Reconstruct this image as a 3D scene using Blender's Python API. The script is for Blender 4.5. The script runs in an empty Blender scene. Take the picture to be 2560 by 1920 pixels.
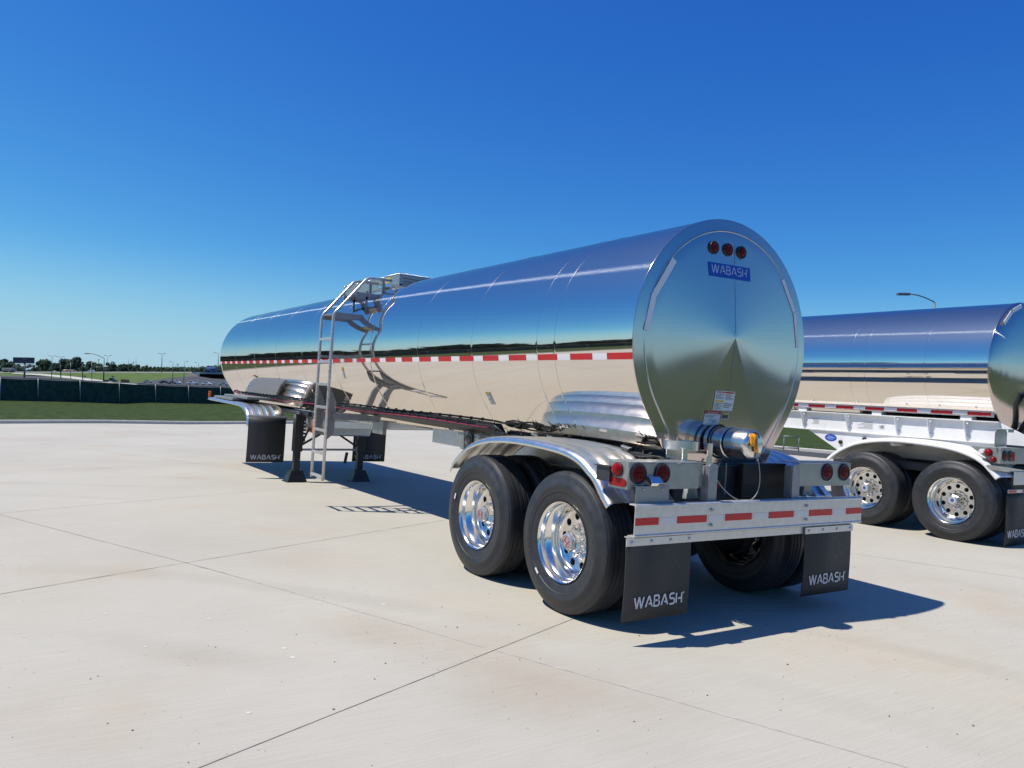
import bpy, math, random
from mathutils import Vector, Matrix
random.seed(7)
R = math.radians
PI = math.pi
SC = bpy.context.scene
COL = SC.collection

# ---------------------------------------------------------------- camera
FPX = 1896.7                                   # focal length for a 2560 px wide frame
CAM = Vector((-4.792, -3.744, 1.602))
YAW, PITCH, ROLL = 0.5803, 0.0169, 0.0616
_f = Vector((math.sin(YAW)*math.cos(PITCH), math.cos(YAW)*math.cos(PITCH), math.sin(PITCH)))
_r = Vector((math.cos(YAW), -math.sin(YAW), 0))
_u = _r.cross(_f)
CR = _r*math.cos(ROLL) + _u*math.sin(ROLL)
CU = -_r*math.sin(ROLL) + _u*math.cos(ROLL)
CF = _f
cd = bpy.data.cameras.new("camera")
cd.sensor_width = 36; cd.lens = FPX/2560*36; cd.clip_start = .05; cd.clip_end = 6000
cam = bpy.data.objects.new("camera", cd); COL.objects.link(cam)
cam.matrix_world = Matrix(((CR.x, CU.x, -CF.x, CAM.x), (CR.y, CU.y, -CF.y, CAM.y), (CR.z, CU.z, -CF.z, CAM.z), (0, 0, 0, 1)))
SC.camera = cam
def at(px, py, depth):
    """point seen at a pixel of the 2560 px photograph, depth metres ahead"""
    return CAM + (CF + CR*((px-1280)/FPX) - CU*((py-960)/FPX))*depth

# ---------------------------------------------------------------- sky, sun, exposure
SUN_DIR = Vector((-.53, .25, 1)).normalized()
ELEV = math.asin(SUN_DIR.z)
AZ = math.atan2(SUN_DIR.x, SUN_DIR.y)
W = bpy.data.worlds.new("World"); SC.world = W; W.use_nodes = True
nt = W.node_tree; nt.nodes.clear()
sky = nt.nodes.new('ShaderNodeTexSky'); sky.sky_type = 'NISHITA'; sky.sun_disc = False
sky.sun_elevation = ELEV; sky.sun_rotation = AZ
sky.air_density = 1.0; sky.dust_density = .1; sky.ozone_density = 3.0; sky.altitude = 250
# deepen the blue the way a phone camera does: one power curve per channel
BG = .11
sep = nt.nodes.new('ShaderNodeSeparateColor'); cmb = nt.nodes.new('ShaderNodeCombineColor')
nt.links.new(sky.outputs[0], sep.inputs[0])
for k, (g_, a_) in enumerate(((1.74, .80), (1.27, .96), (.62, .96))):
    m1 = nt.nodes.new('ShaderNodeMath'); m1.operation = 'MULTIPLY'; m1.inputs[1].default_value = BG
    m2 = nt.nodes.new('ShaderNodeMath'); m2.operation = 'POWER'; m2.inputs[1].default_value = g_
    m3 = nt.nodes.new('ShaderNodeMath'); m3.operation = 'MULTIPLY'; m3.inputs[1].default_value = a_/BG
    nt.links.new(sep.outputs[k], m1.inputs[0]); nt.links.new(m1.outputs[0], m2.inputs[0]); nt.links.new(m2.outputs[0], m3.inputs[0]); nt.links.new(m3.outputs[0], cmb.inputs[k])
tcw = nt.nodes.new('ShaderNodeTexCoord'); sxyz = nt.nodes.new('ShaderNodeSeparateXYZ'); nt.links.new(tcw.outputs['Generated'], sxyz.inputs[0])
zen = nt.nodes.new('ShaderNodeMapRange'); zen.interpolation_type = 'SMOOTHSTEP'; zen.inputs['From Min'].default_value = .42; zen.inputs['From Max'].default_value = .85; zen.inputs['To Max'].default_value = .4
nt.links.new(sxyz.outputs['Z'], zen.inputs['Value'])
zmix = nt.nodes.new('ShaderNodeMix'); zmix.data_type = 'RGBA'; nt.links.new(zen.outputs[0], zmix.inputs[0])
nt.links.new(cmb.outputs[0], zmix.inputs[6]); nt.links.new(sky.outputs[0], zmix.inputs[7])
bg = nt.nodes.new('ShaderNodeBackground'); bg.inputs['Strength'].default_value = BG
wo = nt.nodes.new('ShaderNodeOutputWorld')
# even, pale blue band along the horizon
low = nt.nodes.new('ShaderNodeMapRange'); low.interpolation_type = 'SMOOTHSTEP'; low.inputs['From Min'].default_value = -.02; low.inputs['From Max'].default_value = .17
low.inputs['To Min'].default_value = .85; low.inputs['To Max'].default_value = 0
nt.links.new(sxyz.outputs['Z'], low.inputs['Value'])
lmix = nt.nodes.new('ShaderNodeMix'); lmix.data_type = 'RGBA'; lmix.inputs[7].default_value = (.36/BG, .58/BG, .735/BG, 1)
nt.links.new(low.outputs[0], lmix.inputs[0]); nt.links.new(zmix.outputs[2], lmix.inputs[6])
nt.links.new(lmix.outputs[2], bg.inputs['Color'])
nt.links.new(bg.outputs[0], wo.inputs['Surface'])
sd = bpy.data.lights.new("sun", 'SUN'); sd.energy = 4.9; sd.angle = R(.53); sd.color = (1, .93, .83)
sun = bpy.data.objects.new("sun", sd); COL.objects.link(sun)
sun.rotation_euler = SUN_DIR.to_track_quat('Z', 'Y').to_euler(); sun.location = (-20, 10, 40)
SC.view_settings.view_transform = 'Standard'; SC.view_settings.look = 'None'
SC.view_settings.exposure = 0.0; SC.view_settings.gamma = 1
SC.cycles.max_bounces = 10; SC.cycles.glossy_bounces = 8; SC.cycles.diffuse_bounces = 3
SC.cycles.caustics_reflective = False; SC.cycles.caustics_refractive = False
SC.cycles.use_denoising = True

# ---------------------------------------------------------------- materials
MATS = {}
def mat(name, col=(.5, .5, .5), rough=.5, metal=0., spec=.5, noise=None, bump=None, emit=None, coat=0, rv=.08):
    """noise=(scale, amount): mottled colour; bump=(scale, strength, distance)"""
    if name in MATS: return MATS[name]
    m = bpy.data.materials.new(name); m.use_nodes = True
    t = m.node_tree; b = t.nodes['Principled BSDF']
    b.inputs['Base Color'].default_value = (*col, 1); b.inputs['Roughness'].default_value = rough
    b.inputs['Metallic'].default_value = metal; b.inputs['Specular IOR Level'].default_value = spec
    b.inputs['Coat Weight'].default_value = coat
    tc = t.nodes.new('ShaderNodeTexCoord')
    if noise:
        n = t.nodes.new('ShaderNodeTexNoise'); n.inputs['Scale'].default_value = noise[0]; n.inputs['Detail'].default_value = 6
        mp = t.nodes.new('ShaderNodeMapRange'); mp.inputs['From Min'].default_value = .3; mp.inputs['From Max'].default_value = .7
        mp.inputs['To Min'].default_value = 1-noise[1]; mp.inputs['To Max'].default_value = 1+noise[1]
        mx = t.nodes.new('ShaderNodeVectorMath'); mx.operation = 'SCALE'
        mx.inputs[0].default_value = col
        t.links.new(tc.outputs['Object'], n.inputs['Vector']); t.links.new(n.outputs[0], mp.inputs[0])
        t.links.new(mp.outputs[0], mx.inputs['Scale']); t.links.new(mx.outputs[0], b.inputs['Base Color'])
        mr = t.nodes.new('ShaderNodeMapRange'); mr.inputs['From Min'].default_value = .3; mr.inputs['From Max'].default_value = .7
        mr.inputs['To Min'].default_value = max(0, rough-rv); mr.inputs['To Max'].default_value = rough+rv
        t.links.new(n.outputs[0], mr.inputs[0]); t.links.new(mr.outputs[0], b.inputs['Roughness'])
    if bump:
        n = t.nodes.new('ShaderNodeTexNoise'); n.inputs['Scale'].default_value = bump[0]; n.inputs['Detail'].default_value = 3
        bp = t.nodes.new('ShaderNodeBump'); bp.inputs['Strength'].default_value = bump[1]; bp.inputs['Distance'].default_value = bump[2]
        t.links.new(tc.outputs['Object'], n.inputs['Vector']); t.links.new(n.outputs[0], bp.inputs['Height'])
        t.links.new(bp.outputs[0], b.inputs['Normal'])
    MATS[name] = m
    return m

def steel(name, rough, streak, streak_rough, bump_scale, bump_dist, axis='Y', col=(.82, .83, .85), haze=.1, haze_rough=.5):
    """polished sheet: a mirror layer plus a faint layer scattered across the rolling marks"""
    m = bpy.data.materials.new(name); m.use_nodes = True
    t = m.node_tree; t.nodes.clear(); N = t.nodes.new; L = t.links.new
    out = N('ShaderNodeOutputMaterial'); mix = N('ShaderNodeMixShader'); mix.inputs[0].default_value = streak
    g1 = N('ShaderNodeBsdfAnisotropic'); g1.inputs['Roughness'].default_value = rough; g1.inputs['Color'].default_value = (*col, 1)
    g2 = N('ShaderNodeBsdfAnisotropic'); g2.inputs['Roughness'].default_value = streak_rough; g2.inputs['Color'].default_value = (.72, .79, .86, 1)
    g2.inputs['Anisotropy'].default_value = .97
    tan = N('ShaderNodeTangent'); tan.direction_type = 'RADIAL'; tan.axis = axis
    L(tan.outputs[0], g2.inputs['Tangent'])
    tc = N('ShaderNodeTexCoord')
    mp = N('ShaderNodeMapping'); mp.inputs['Scale'].default_value = (1, .35, 1)
    n = N('ShaderNodeTexNoise'); n.inputs['Scale'].default_value = bump_scale; n.inputs['Detail'].default_value = 2
    bp = N('ShaderNodeBump'); bp.inputs['Strength'].default_value = 1; bp.inputs['Distance'].default_value = bump_dist
    L(tc.outputs['Object'], mp.inputs[0]); L(mp.outputs[0], n.inputs['Vector']); L(n.outputs[0], bp.inputs['Height'])
    L(bp.outputs[0], g1.inputs['Normal'])
    n2 = N('ShaderNodeTexNoise'); n2.inputs['Scale'].default_value = 220; n2.inputs['Detail'].default_value = 2
    bp2 = N('ShaderNodeBump'); bp2.inputs['Strength'].default_value = .5; bp2.inputs['Distance'].default_value = .0004
    L(tc.outputs['Object'], n2.inputs['Vector']); L(n2.outputs[0], bp2.inputs['Height']); L(bp2.outputs[0], g2.inputs['Normal'])
    g3 = N('ShaderNodeBsdfAnisotropic'); g3.inputs['Roughness'].default_value = haze_rough; g3.inputs['Color'].default_value = (*col, 1)
    mixh = N('ShaderNodeMixShader'); mixh.inputs[0].default_value = haze
    L(g1.outputs[0], mixh.inputs[1]); L(g3.outputs[0], mixh.inputs[2])
    L(mixh.outputs[0], mix.inputs[1]); L(g2.outputs[0], mix.inputs[2]); L(mix.outputs[0], out.inputs[0])
    MATS[name] = m
    return m

M_MIRROR = steel('mirror_steel', .03, .016, .30, 1.1, .0012, 'Y', (.82, .758, .69), .02, .5)
M_HEAD = steel('spun_steel', .13, .10, .3, 1.6, .0006, 'Y', (.70, .60, .545), .06, .45)
M_ALU = mat('polished_aluminium', (.78, .76, .73), .28, 1, noise=(9, .04), rv=.04)
M_ALUW = mat('weathered_aluminium', (.76, .755, .74), .30, 1, noise=(15, .03), rv=.025)
M_CHROME = mat('chrome_rim', (.86, .84, .80), .16, 1)
M_PLATE = mat('stainless_plate', (.36, .38, .36), .38, .6, noise=(14, .08))
M_CHANNEL = mat('aluminium_channel', (.62, .62, .60), .36, .5, noise=(18, .08))
M_GALV = mat('grey_metal', (.30, .31, .32), .42, .5, noise=(20, .1))
M_LADDER = mat('ladder_aluminium', (.55, .55, .55), .3, .6, noise=(20, .06))
M_TYRE = mat('tyre_rubber', (.026, .028, .032), .5, noise=(12, .25), bump=(180, .25, .0006))
M_FLAP = mat('flap_rubber', (.028, .029, .03), .6, noise=(30, .15))
M_BLACK = mat('black_paint', (.015, .016, .018), .42)
M_CABLE = mat('black_cable', (.012, .012, .013), .45)
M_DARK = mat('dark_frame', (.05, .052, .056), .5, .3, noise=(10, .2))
M_RED = mat('red_tape', (.55, .015, .02), .35, noise=(60, .1))
M_WHITE = mat('white_tape', (.78, .78, .78), .35)
M_LENS = mat('red_lens', (.11, .003, .005), .25, spec=.15)
M_LENSB = mat('bright_red_lens', (.28, .003, .007), .2, spec=.3)
M_AMBER = mat('amber_lens', (.9, .16, .01), .2)
M_LETTER = mat('pale_lettering', (.62, .64, .67), .5)
M_BLUE = mat('blue_vinyl', (.008, .07, .46), .35)
M_LETTERB = mat('pale_blue_lettering', (.42, .52, .8), .4)
M_STICK = mat('white_label', (.74, .75, .74), .45)
M_STKRED = mat('label_red', (.5, .03, .025), .45)
M_INK = mat('label_ink', (.06, .06, .06), .5)
M_YEL = mat('label_yellow', (.75, .5, .03), .45)
M_ORANGE = mat('orange_tag', (.85, .36, .01), .5)
M_PINK = mat('red_cable', (.40, .02, .07), .45)
M_WPAINT = mat('white_paint', (.78, .79, .79), .32, noise=(8, .04))
M_BOLT = mat('bolt_steel', (.5, .5, .5), .35, .9)
M_REFL = mat('silver_reflector', (.72, .76, .82), .5)

def M_pavement():
    m = bpy.data.materials.new('concrete_pavement'); m.use_nodes = True
    t = m.node_tree; N = t.nodes.new; L = t.links.new; b = t.nodes['Principled BSDF']
    b.inputs['Roughness'].default_value = .85; b.inputs['Specular IOR Level'].default_value = .25
    tc = N('ShaderNodeTexCoord')
    def noise(scale, detail=4, rough=.6, map_=None):
        n = N('ShaderNodeTexNoise'); n.inputs['Scale'].default_value = scale; n.inputs['Detail'].default_value = detail
        n.inputs['Roughness'].default_value = rough
        if map_:
            mp = N('ShaderNodeMapping'); mp.inputs['Rotation'].default_value = (0, 0, map_[0]); mp.inputs['Scale'].default_value = map_[1]
            L(tc.outputs['Object'], mp.inputs[0]); L(mp.outputs[0], n.inputs['Vector'])
        else: L(tc.outputs['Object'], n.inputs['Vector'])
        return n
    def ramp(src, pts):
        r_ = N('ShaderNodeValToRGB'); e = r_.color_ramp.elements
        while len(e) < len(pts): e.new(.5)
        for k, (p, c) in enumerate(pts): e[k].position = p; e[k].color = (*c, 1)
        L(src, r_.inputs[0]); return r_
    def mul(a, bb, fac=1., kind='MULTIPLY'):
        x = N('ShaderNodeMix'); x.data_type = 'RGBA'; x.blend_type = kind
        if isinstance(fac, float): x.inputs[0].default_value = fac
        else: L(fac, x.inputs[0])
        L(a, x.inputs[6])
        if isinstance(bb, tuple): x.inputs[7].default_value = (*bb, 1)
        else: L(bb, x.inputs[7])
        return x.outputs[2]
    base = ramp(noise(.35, 5).outputs[0], [(.3, (.463, .438, .372)), (.5, (.50, .478, .406)), (.7, (.53, .506, .433))]).outputs[0]
    warm = ramp(noise(.55, 4).outputs[0], [(.55, (1, 1, 1)), (.75, (1.0, .93, .86))]).outputs[0]
    c = mul(base, warm)
    broom = ramp(noise(1, 3, .7, (R(-24), (2.2, 90, 1))).outputs[0], [(.35, (.935, .935, .935)), (.65, (1.03, 1.03, 1.03))]).outputs[0]
    c = mul(c, broom)
    fine = ramp(noise(140, 3, .7).outputs[0], [(.3, (.88, .88, .88)), (.7, (1.06, 1.06, 1.06))]).outputs[0]
    c = mul(c, fine)
    v = N('ShaderNodeTexVoronoi'); v.voronoi_dimensions = '2D'; v.inputs['Scale'].default_value = 6.; L(tc.outputs['Object'], v.inputs['Vector'])
    sp = ramp(v.outputs['Distance'], [(.022, (.45, .43, .41)), (.05, (1, 1, 1))]).outputs[0]
    spm = ramp(noise(.9, 3).outputs[0], [(.5, (0, 0, 0)), (.64, (.85, .85, .85))]).outputs[0]
    c = mul(c, sp, spm)
    # rusty stains beside the joint crossing
    for (sx, sy, rad, tint) in ((-2.68, .92, .45, (.74, .62, .52)), (-2.38, .45, .6, (.86, .74, .66)), (-2.35, -.25, .55, (.78, .66, .55)), (-2.0, -.5, .8, (.9, .8, .72)), (-2.45, 3.0, .9, (.95, .87, .8)), (-4.7, 2.3, .8, (.95, .9, .8)), (.4, -1.6, 1.3, (.97, .93, .82))):
        mp = N('ShaderNodeMapping'); mp.inputs['Location'].default_value = (-sx/rad, -sy/rad, 0); mp.inputs['Scale'].default_value = (1/rad, 1/rad, 0)
        L(tc.outputs['Object'], mp.inputs[0])
        gr = N('ShaderNodeTexGradient'); gr.gradient_type = 'SPHERICAL'; L(mp.outputs[0], gr.inputs[0])
        nn = noise(3.2, 6, .7)
        mm = N('ShaderNodeMath'); mm.operation = 'MULTIPLY'; L(gr.outputs['Fac'], mm.inputs[0]); L(nn.outputs[0], mm.inputs[1])
        sm = N('ShaderNodeMath'); sm.operation = 'MULTIPLY'; sm.use_clamp = True; L(mm.outputs[0], sm.inputs[0]); sm.inputs[1].default_value = .75
        c = mul(c, tint, sm.outputs[0])
    # old tyre scuffs
    w = N('ShaderNodeTexWave'); w.wave_type = 'RINGS'; w.rings_direction = 'Z'; w.inputs['Scale'].default_value = .22
    w.inputs['Distortion'].default_value = 1.5; w.inputs['Detail'].default_value = 2
    mp = N('ShaderNodeMapping'); mp.inputs['Location'].default_value = (9, 4, 0); L(tc.outputs['Object'], mp.inputs[0]); L(mp.outputs[0], w.inputs[0])
    wr = ramp(w.outputs[0], [(.0, (.93, .925, .92)), (.16, (1, 1, 1))]).outputs[0]
    wm = ramp(noise(.28, 3).outputs[0], [(.5, (0, 0, 0)), (.62, (1, 1, 1))]).outputs[0]
    c = mul(c, wr, wm)
    L(c, b.inputs['Base Color'])
    bp = N('ShaderNodeBump'); bp.inputs['Strength'].default_value = .35; bp.inputs['Distance'].default_value = .003
    L(noise(1, 3, .7, (R(-24), (6, 160, 1))).outputs[0], bp.inputs['Height']); L(bp.outputs[0], b.inputs['Normal'])
    return m
M_PAVE = M_pavement()
M_JOINT = mat('joint_sealant', (.16, .15, .135), .9, noise=(9, .5))
M_JOINTL = mat('worn_joint', (.47, .44, .395), .9, noise=(12, .2))
M_KERBT = mat('kerb_concrete', (.48, .46, .43), .85, noise=(6, .1))
M_DKGROUND = mat('dark_ground', (.055, .055, .058), .9, noise=(5, .2))
M_GRASS = mat('grass', (.042, .066, .017), .9, spec=.1, noise=(2.2, .5), bump=(9, .9, .06))
M_BANK = mat('mown_bank', (.095, .145, .04), .9, spec=.1, noise=(.12, .22))
M_MESH = mat('green_windscreen', (.028, .058, .043), .75, spec=.2, noise=(3.5, .45), bump=(3, .5, .03))
M_POST = mat('galvanised_post', (.22, .25, .25), .5, .6)
M_FAR = mat('far_steel', (.16, .18, .19), .5, .4)
M_GLASS = mat('dark_glass', (.02, .025, .03), .08, spec=.6)
M_BARK = mat('bark', (.07, .055, .04), .9)

def leaf_mat(name, c1, c2):
    m = bpy.data.materials.new(name); m.use_nodes = True; t = m.node_tree; b = t.nodes['Principled BSDF']
    n = t.nodes.new('ShaderNodeTexNoise'); n.inputs['Scale'].default_value = .45; n.inputs['Detail'].default_value = 3
    tc = t.nodes.new('ShaderNodeTexCoord'); r_ = t.nodes.new('ShaderNodeValToRGB')
    r_.color_ramp.elements[0].color = (*c1, 1); r_.color_ramp.elements[1].color = (*c2, 1)
    r_.color_ramp.elements[0].position = .35; r_.color_ramp.elements[1].position = .65
    t.links.new(tc.outputs['Object'], n.inputs['Vector']); t.links.new(n.outputs[0], r_.inputs[0]); t.links.new(r_.outputs[0], b.inputs['Base Color'])
    b.inputs['Roughness'].default_value = .7; b.inputs['Specular IOR Level'].default_value = .15
    tr = t.nodes.new('ShaderNodeBsdfTranslucent'); mx = t.nodes.new('ShaderNodeMixShader'); mx.inputs[0].default_value = .5
    t.links.new(r_.outputs[0], tr.inputs['Color']); t.links.new(b.outputs[0], mx.inputs[1]); t.links.new(tr.outputs[0], mx.inputs[2])
    t.links.new(mx.outputs[0], t.nodes['Material Output'].inputs['Surface'])
    return m
M_LEAF = [leaf_mat('leaf_dark', (.07, .115, .08), (.13, .18, .125)), leaf_mat('leaf_mid', (.10, .16, .085), (.17, .235, .13)), leaf_mat('leaf_pale', (.15, .19, .15), (.21, .25, .18))]  # leaf colours lightened in place of distance haze

# ---------------------------------------------------------------- mesh helpers
class MB:
    def __init__(s): s.v = []; s.f = []; s.mi = []; s.sm = []
    def add(s, vs, fs, mi=0, smooth=False):
        o = len(s.v); s.v += [tuple(p) for p in vs]
        for f in fs: s.f.append([i+o for i in f]); s.mi.append(mi); s.sm.append(smooth)
        return s
    def box(s, x0, x1, y0, y1, z0, z1, mi=0):
        v = [(x, y, z) for z in (z0, z1) for y in (y0, y1) for x in (x0, x1)]
        return s.add(v, [(0, 2, 3, 1), (4, 5, 7, 6), (0, 1, 5, 4), (2, 6, 7, 3), (0, 4, 6, 2), (1, 3, 7, 5)], mi)
    def obox(s, c, ax, ay, az, mi=0):
        c, ax, ay, az = map(Vector, (c, ax, ay, az))
        v = [c+ax*i+ay*j+az*k for k in (-1, 1) for j in (-1, 1) for i in (-1, 1)]
        return s.add(v, [(0, 2, 3, 1), (4, 5, 7, 6), (0, 1, 5, 4), (2, 6, 7, 3), (0, 4, 6, 2), (1, 3, 7, 5)], mi)
    def bar(s, p, q, w, h, mi=0, up=(0, 0, 1)):
        p, q = Vector(p), Vector(q); d = (q-p); l = d.length/2; d.normalize(); up = Vector(up)
        if abs(d.dot(up)) > .98: up = Vector((0, 1, 0))
        sd_ = d.cross(up).normalized(); u2 = sd_.cross(d)
        return s.obox((p+q)/2, d*l, sd_*w/2, u2*h/2, mi)
    def tube(s, pts, rad, n=10, cap=True, mi=0):
        pts = [Vector(p) for p in pts]; rings = []; prev = None
        for i, p in enumerate(pts):
            d = (pts[min(i+1, len(pts)-1)]-pts[max(i-1, 0)]).normalized()
            if prev is None:
                a = Vector((0, 0, 1)) if abs(d.z) < .9 else Vector((1, 0, 0)); prev = d.cross(a).normalized()
            else: prev = (prev-d*prev.dot(d)).normalized()
            b = d.cross(prev); rr = rad[i] if isinstance(rad, (list, tuple)) else rad
            rings.append([p+(prev*math.cos(2*PI*k/n)+b*math.sin(2*PI*k/n))*rr for k in range(n)])
        return s.loft(rings, True, cap, True, mi)
    def loft(s, rings, closed=True, cap=False, smooth=True, mi=0):
        n = len(rings[0]); v = [p for r_ in rings for p in r_]; f = []
        for i in range(len(rings)-1):
            for k in range(n if closed else n-1):
                a = i*n+k; b = i*n+(k+1) % n; f.append((a, b, b+n, a+n))
        o = len(s.v); s.add(v, f, mi, smooth)
        if cap:
            s.f += [[o+k for k in reversed(range(n))], [o+(len(rings)-1)*n+k for k in range(n)]]; s.mi += [mi]*2; s.sm += [False]*2
        return s
    def lathe(s, prof, c, axis='x', n=48, mi=0, smooth=True):
        """prof: (distance along axis, radius)"""
        rings = []
        for d, r_ in prof:
            ring = []
            for k in range(n):
                a = 2*PI*k/n; u, w = r_*math.cos(a), r_*math.sin(a)
                p = {'x': (d, u, w), 'y': (w, d, u), 'z': (u, w, d)}[axis]
                ring.append((c[0]+p[0], c[1]+p[1], c[2]+p[2]))
            rings.append(ring)
        return s.loft(rings, True, False, smooth, mi)
    def disc(s, c, r_, h, axis='y', n=20, mi=0):
        """a short cylinder: from c to c+h along the axis"""
        return s.lathe([(0, 1e-4), (0, r_), (h, r_), (h, 1e-4)], c, axis, n, mi, False)
    def prism(s, poly, a, b, plane='yz', mi=0):
        """flat polygon extruded from a to b along the axis that is not in the plane"""
        def P(p, t): return {'yz': (t, p[0], p[1]), 'xz': (p[0], t, p[1]), 'xy': (p[0], p[1], t)}[plane]
        n = len(poly); v = [P(p, a) for p in poly]+[P(p, b) for p in poly]
        f = [list(range(n)), list(reversed(range(n, 2*n)))]+[(k, n+k, n+(k+1) % n, (k+1) % n) for k in range(n)]
        return s.add(v, f, mi)
    def build(s, name, mats, parent=None, bevel=0, solid=0, sharp=None):
        me = bpy.data.meshes.new(name); me.from_pydata(s.v, [], s.f)
        if not isinstance(mats, (list, tuple)): mats = [mats]
        for m in mats: me.materials.append(m)
        me.polygons.foreach_set('material_index', s.mi); me.polygons.foreach_set('use_smooth', s.sm)
        me.update()
        import bmesh
        bm = bmesh.new(); bm.from_mesh(me); bmesh.ops.recalc_face_normals(bm, faces=bm.faces) if not getattr(s, 'keep', False) else None
        bm.to_mesh(me); bm.free()
        if sharp: me.set_sharp_from_angle(angle=R(sharp))
        o = bpy.data.objects.new(name, me); COL.objects.link(o)
        if parent: o.parent = parent
        if solid:
            k = o.modifiers.new('solid', 'SOLIDIFY'); k.thickness = solid; k.offset = 0
        if bevel:
            k = o.modifiers.new('bevel', 'BEVEL'); k.width = bevel; k.segments = 2; k.limit_method = 'ANGLE'; k.angle_limit = R(40)
        return o

def build_each(mb, name, mats, parent=None, group=1, **k):
    """one object for every `group` separate pieces of the mesh"""
    par = list(range(len(mb.v)))
    def find(a):
        while par[a] != a: par[a] = par[par[a]]; a = par[a]
        return a
    for f in mb.f:
        for q in f[1:]: par[find(q)] = find(f[0])
    order = []; sets = {}
    for i, f in enumerate(mb.f):
        r_ = find(f[0])
        if r_ not in sets: sets[r_] = []; order.append(r_)
        sets[r_].append(i)
    out = []
    for j in range(0, len(order), group):
        m2 = MB(); remap = {}
        for r_ in order[j:j+group]:
            for i in sets[r_]:
                for q in mb.f[i]:
                    if q not in remap: remap[q] = len(m2.v); m2.v.append(mb.v[q])
                m2.f.append([remap[q] for q in mb.f[i]]); m2.mi.append(mb.mi[i]); m2.sm.append(mb.sm[i])
        out.append(m2.build(name, mats, parent, **k))
    return out
def tag(o, label=None, cat=None, group=None, kind=None):
    if label: o['label'] = label
    if cat: o['category'] = cat
    if group: o['group'] = group
    if kind: o['kind'] = kind
    return o
def thing(name, label, cat, loc=(0, 0, 0), rz=0, group=None):
    o = bpy.data.objects.new(name, None); COL.objects.link(o); o.location = loc; o.rotation_euler = (0, 0, rz)
    return tag(o, label, cat, group)
def copy_tree(o, parent=None):
    c = o.copy(); COL.objects.link(c); c.parent = parent
    for ch in list(o.children): copy_tree(ch, c)
    return c

# ---------------------------------------------------------------- lettering built from strokes
def arc(cx, cy, rx, ry, a0, a1, n=8):
    return [(cx+rx*math.cos(R(a0+(a1-a0)*k/n)), cy+ry*math.sin(R(a0+(a1-a0)*k/n))) for k in range(n+1)]
GL = {
 'W': (1.16, [[(0, 1), (.26, .03), (.33, .03), (.545, .97), (.615, .97), (.83, .03), (.90, .03), (1.16, 1)]]),
 'A': (.84, [[(0, 0), (.375, .97), (.465, .97), (.84, 0)], [(.40, .30), (.66, .30)]]),
 'B': (.66, [[(0, .53), (.44, .53)]+arc(.44, .765, .18, .235, -90, 90)+[(0, 1), (0, 0), (.46, 0)]+arc(.46, .265, .2, .265, -90, 90)]),
 'S': (.64, [[(.60, 1), (.2, 1)]+arc(.2, .765, .2, .235, 90, 270)+[(.44, .53)]+arc(.44, .265, .2, .265, 90, -90)+[(0, 0)]]),
 'H': (.70, [[(0, 1), (0, 0)], [(.70, 1), (.70, 0)], [(.22, .46), (.62, .46)]]),
 'D': (.66, [[(0, 0), (0, 1), (.3, 1)]+arc(.36, .5, .3, .5, 90, -90)+[(0, 0)]]),
 'N': (.66, [[(0, 0), (0, 1), (.66, 0), (.66, 1)]]), 'G': (.66, [[(.62, .85)]+arc(.36, .5, .34, .5, 60, 330)+[(.66, .45), (.4, .45)]]),
 'E': (.56, [[(.56, 1), (0, 1), (0, 0), (.56, 0)], [(.07, .53), (.46, .53)]]), 'U': (.66, [[(0, 1), (0, .3)]+arc(.33, .3, .33, .3, 180, 360)+[(.66, 1)]]),
 'R': (.64, [[(0, 0), (0, 1), (.4, 1)]+arc(.4, .76, .22, .24, 90, -90)+[(0, .52)], [(.32, .46), (.64, 0)]]),
 'I': (.1, [[(.05, 0), (.05, 1)]]), 'C': (.62, [arc(.34, .5, .34, .5, 55, 305)]), 'T': (.66, [[(0, 1), (.66, 1)], [(.33, .94), (.33, 0)]]), ' ': (.3, []),
}
def letters(mb, text, org, U, V, Nn, h, width=None, stroke=.15, mi=0, mapf=None, tm=False):
    """flat raised strokes; org is the lower left corner, U/V/Nn unit axes"""
    gap = .26
    tot = sum(GL[c][0] for c in text)+gap*(len(text)-1)
    sx = (width/tot) if width else h
    U, V, Nn, org = Vector(U), Vector(V), Vector(Nn), Vector(org)
    x = 0; lay = 0
    def strip(pl):
        nonlocal lay
        lay = (lay+1) % 4
        P = [Vector((p[0]*sx, p[1]*h)) for p in pl]; w = stroke*h/2; l, r_ = [], []
        for i, p in enumerate(P):
            d1 = (P[i]-P[i-1]).normalized() if i else (P[1]-P[0]).normalized()
            d2 = (P[i+1]-P[i]).normalized() if i < len(P)-1 else d1
            n1 = Vector((-d1.y, d1.x)); n2 = Vector((-d2.y, d2.x)); nn = n1+n2
            nn = nn.normalized() if nn.length > 1e-4 else n1
            k = min(1/max(nn.dot(n1), .2), 1.3)
            l.append(p+nn*w*k); r_.append(p-nn*w*k)
        z = .0012+lay*.0003
        def W3(p):
            if mapf: return mapf(p.x, p.y, z)
            return org+U*p.x+V*p.y+Nn*z
        n = len(P); vs = [W3(p) for p in l]+[W3(p) for p in r_]
        mb.add(vs, [(k, k+1, n+k+1, n+k) for k in range(n-1)], mi)
    for c in text:
        for pl in GL[c][1]: strip([(q[0]+x, q[1]) for q in pl])
        x += GL[c][0]+gap
    if tm:
        for k in range(2): strip([(x-.14+k*.12, .98), (x-.06+k*.12, .98)])
    return mb

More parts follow.
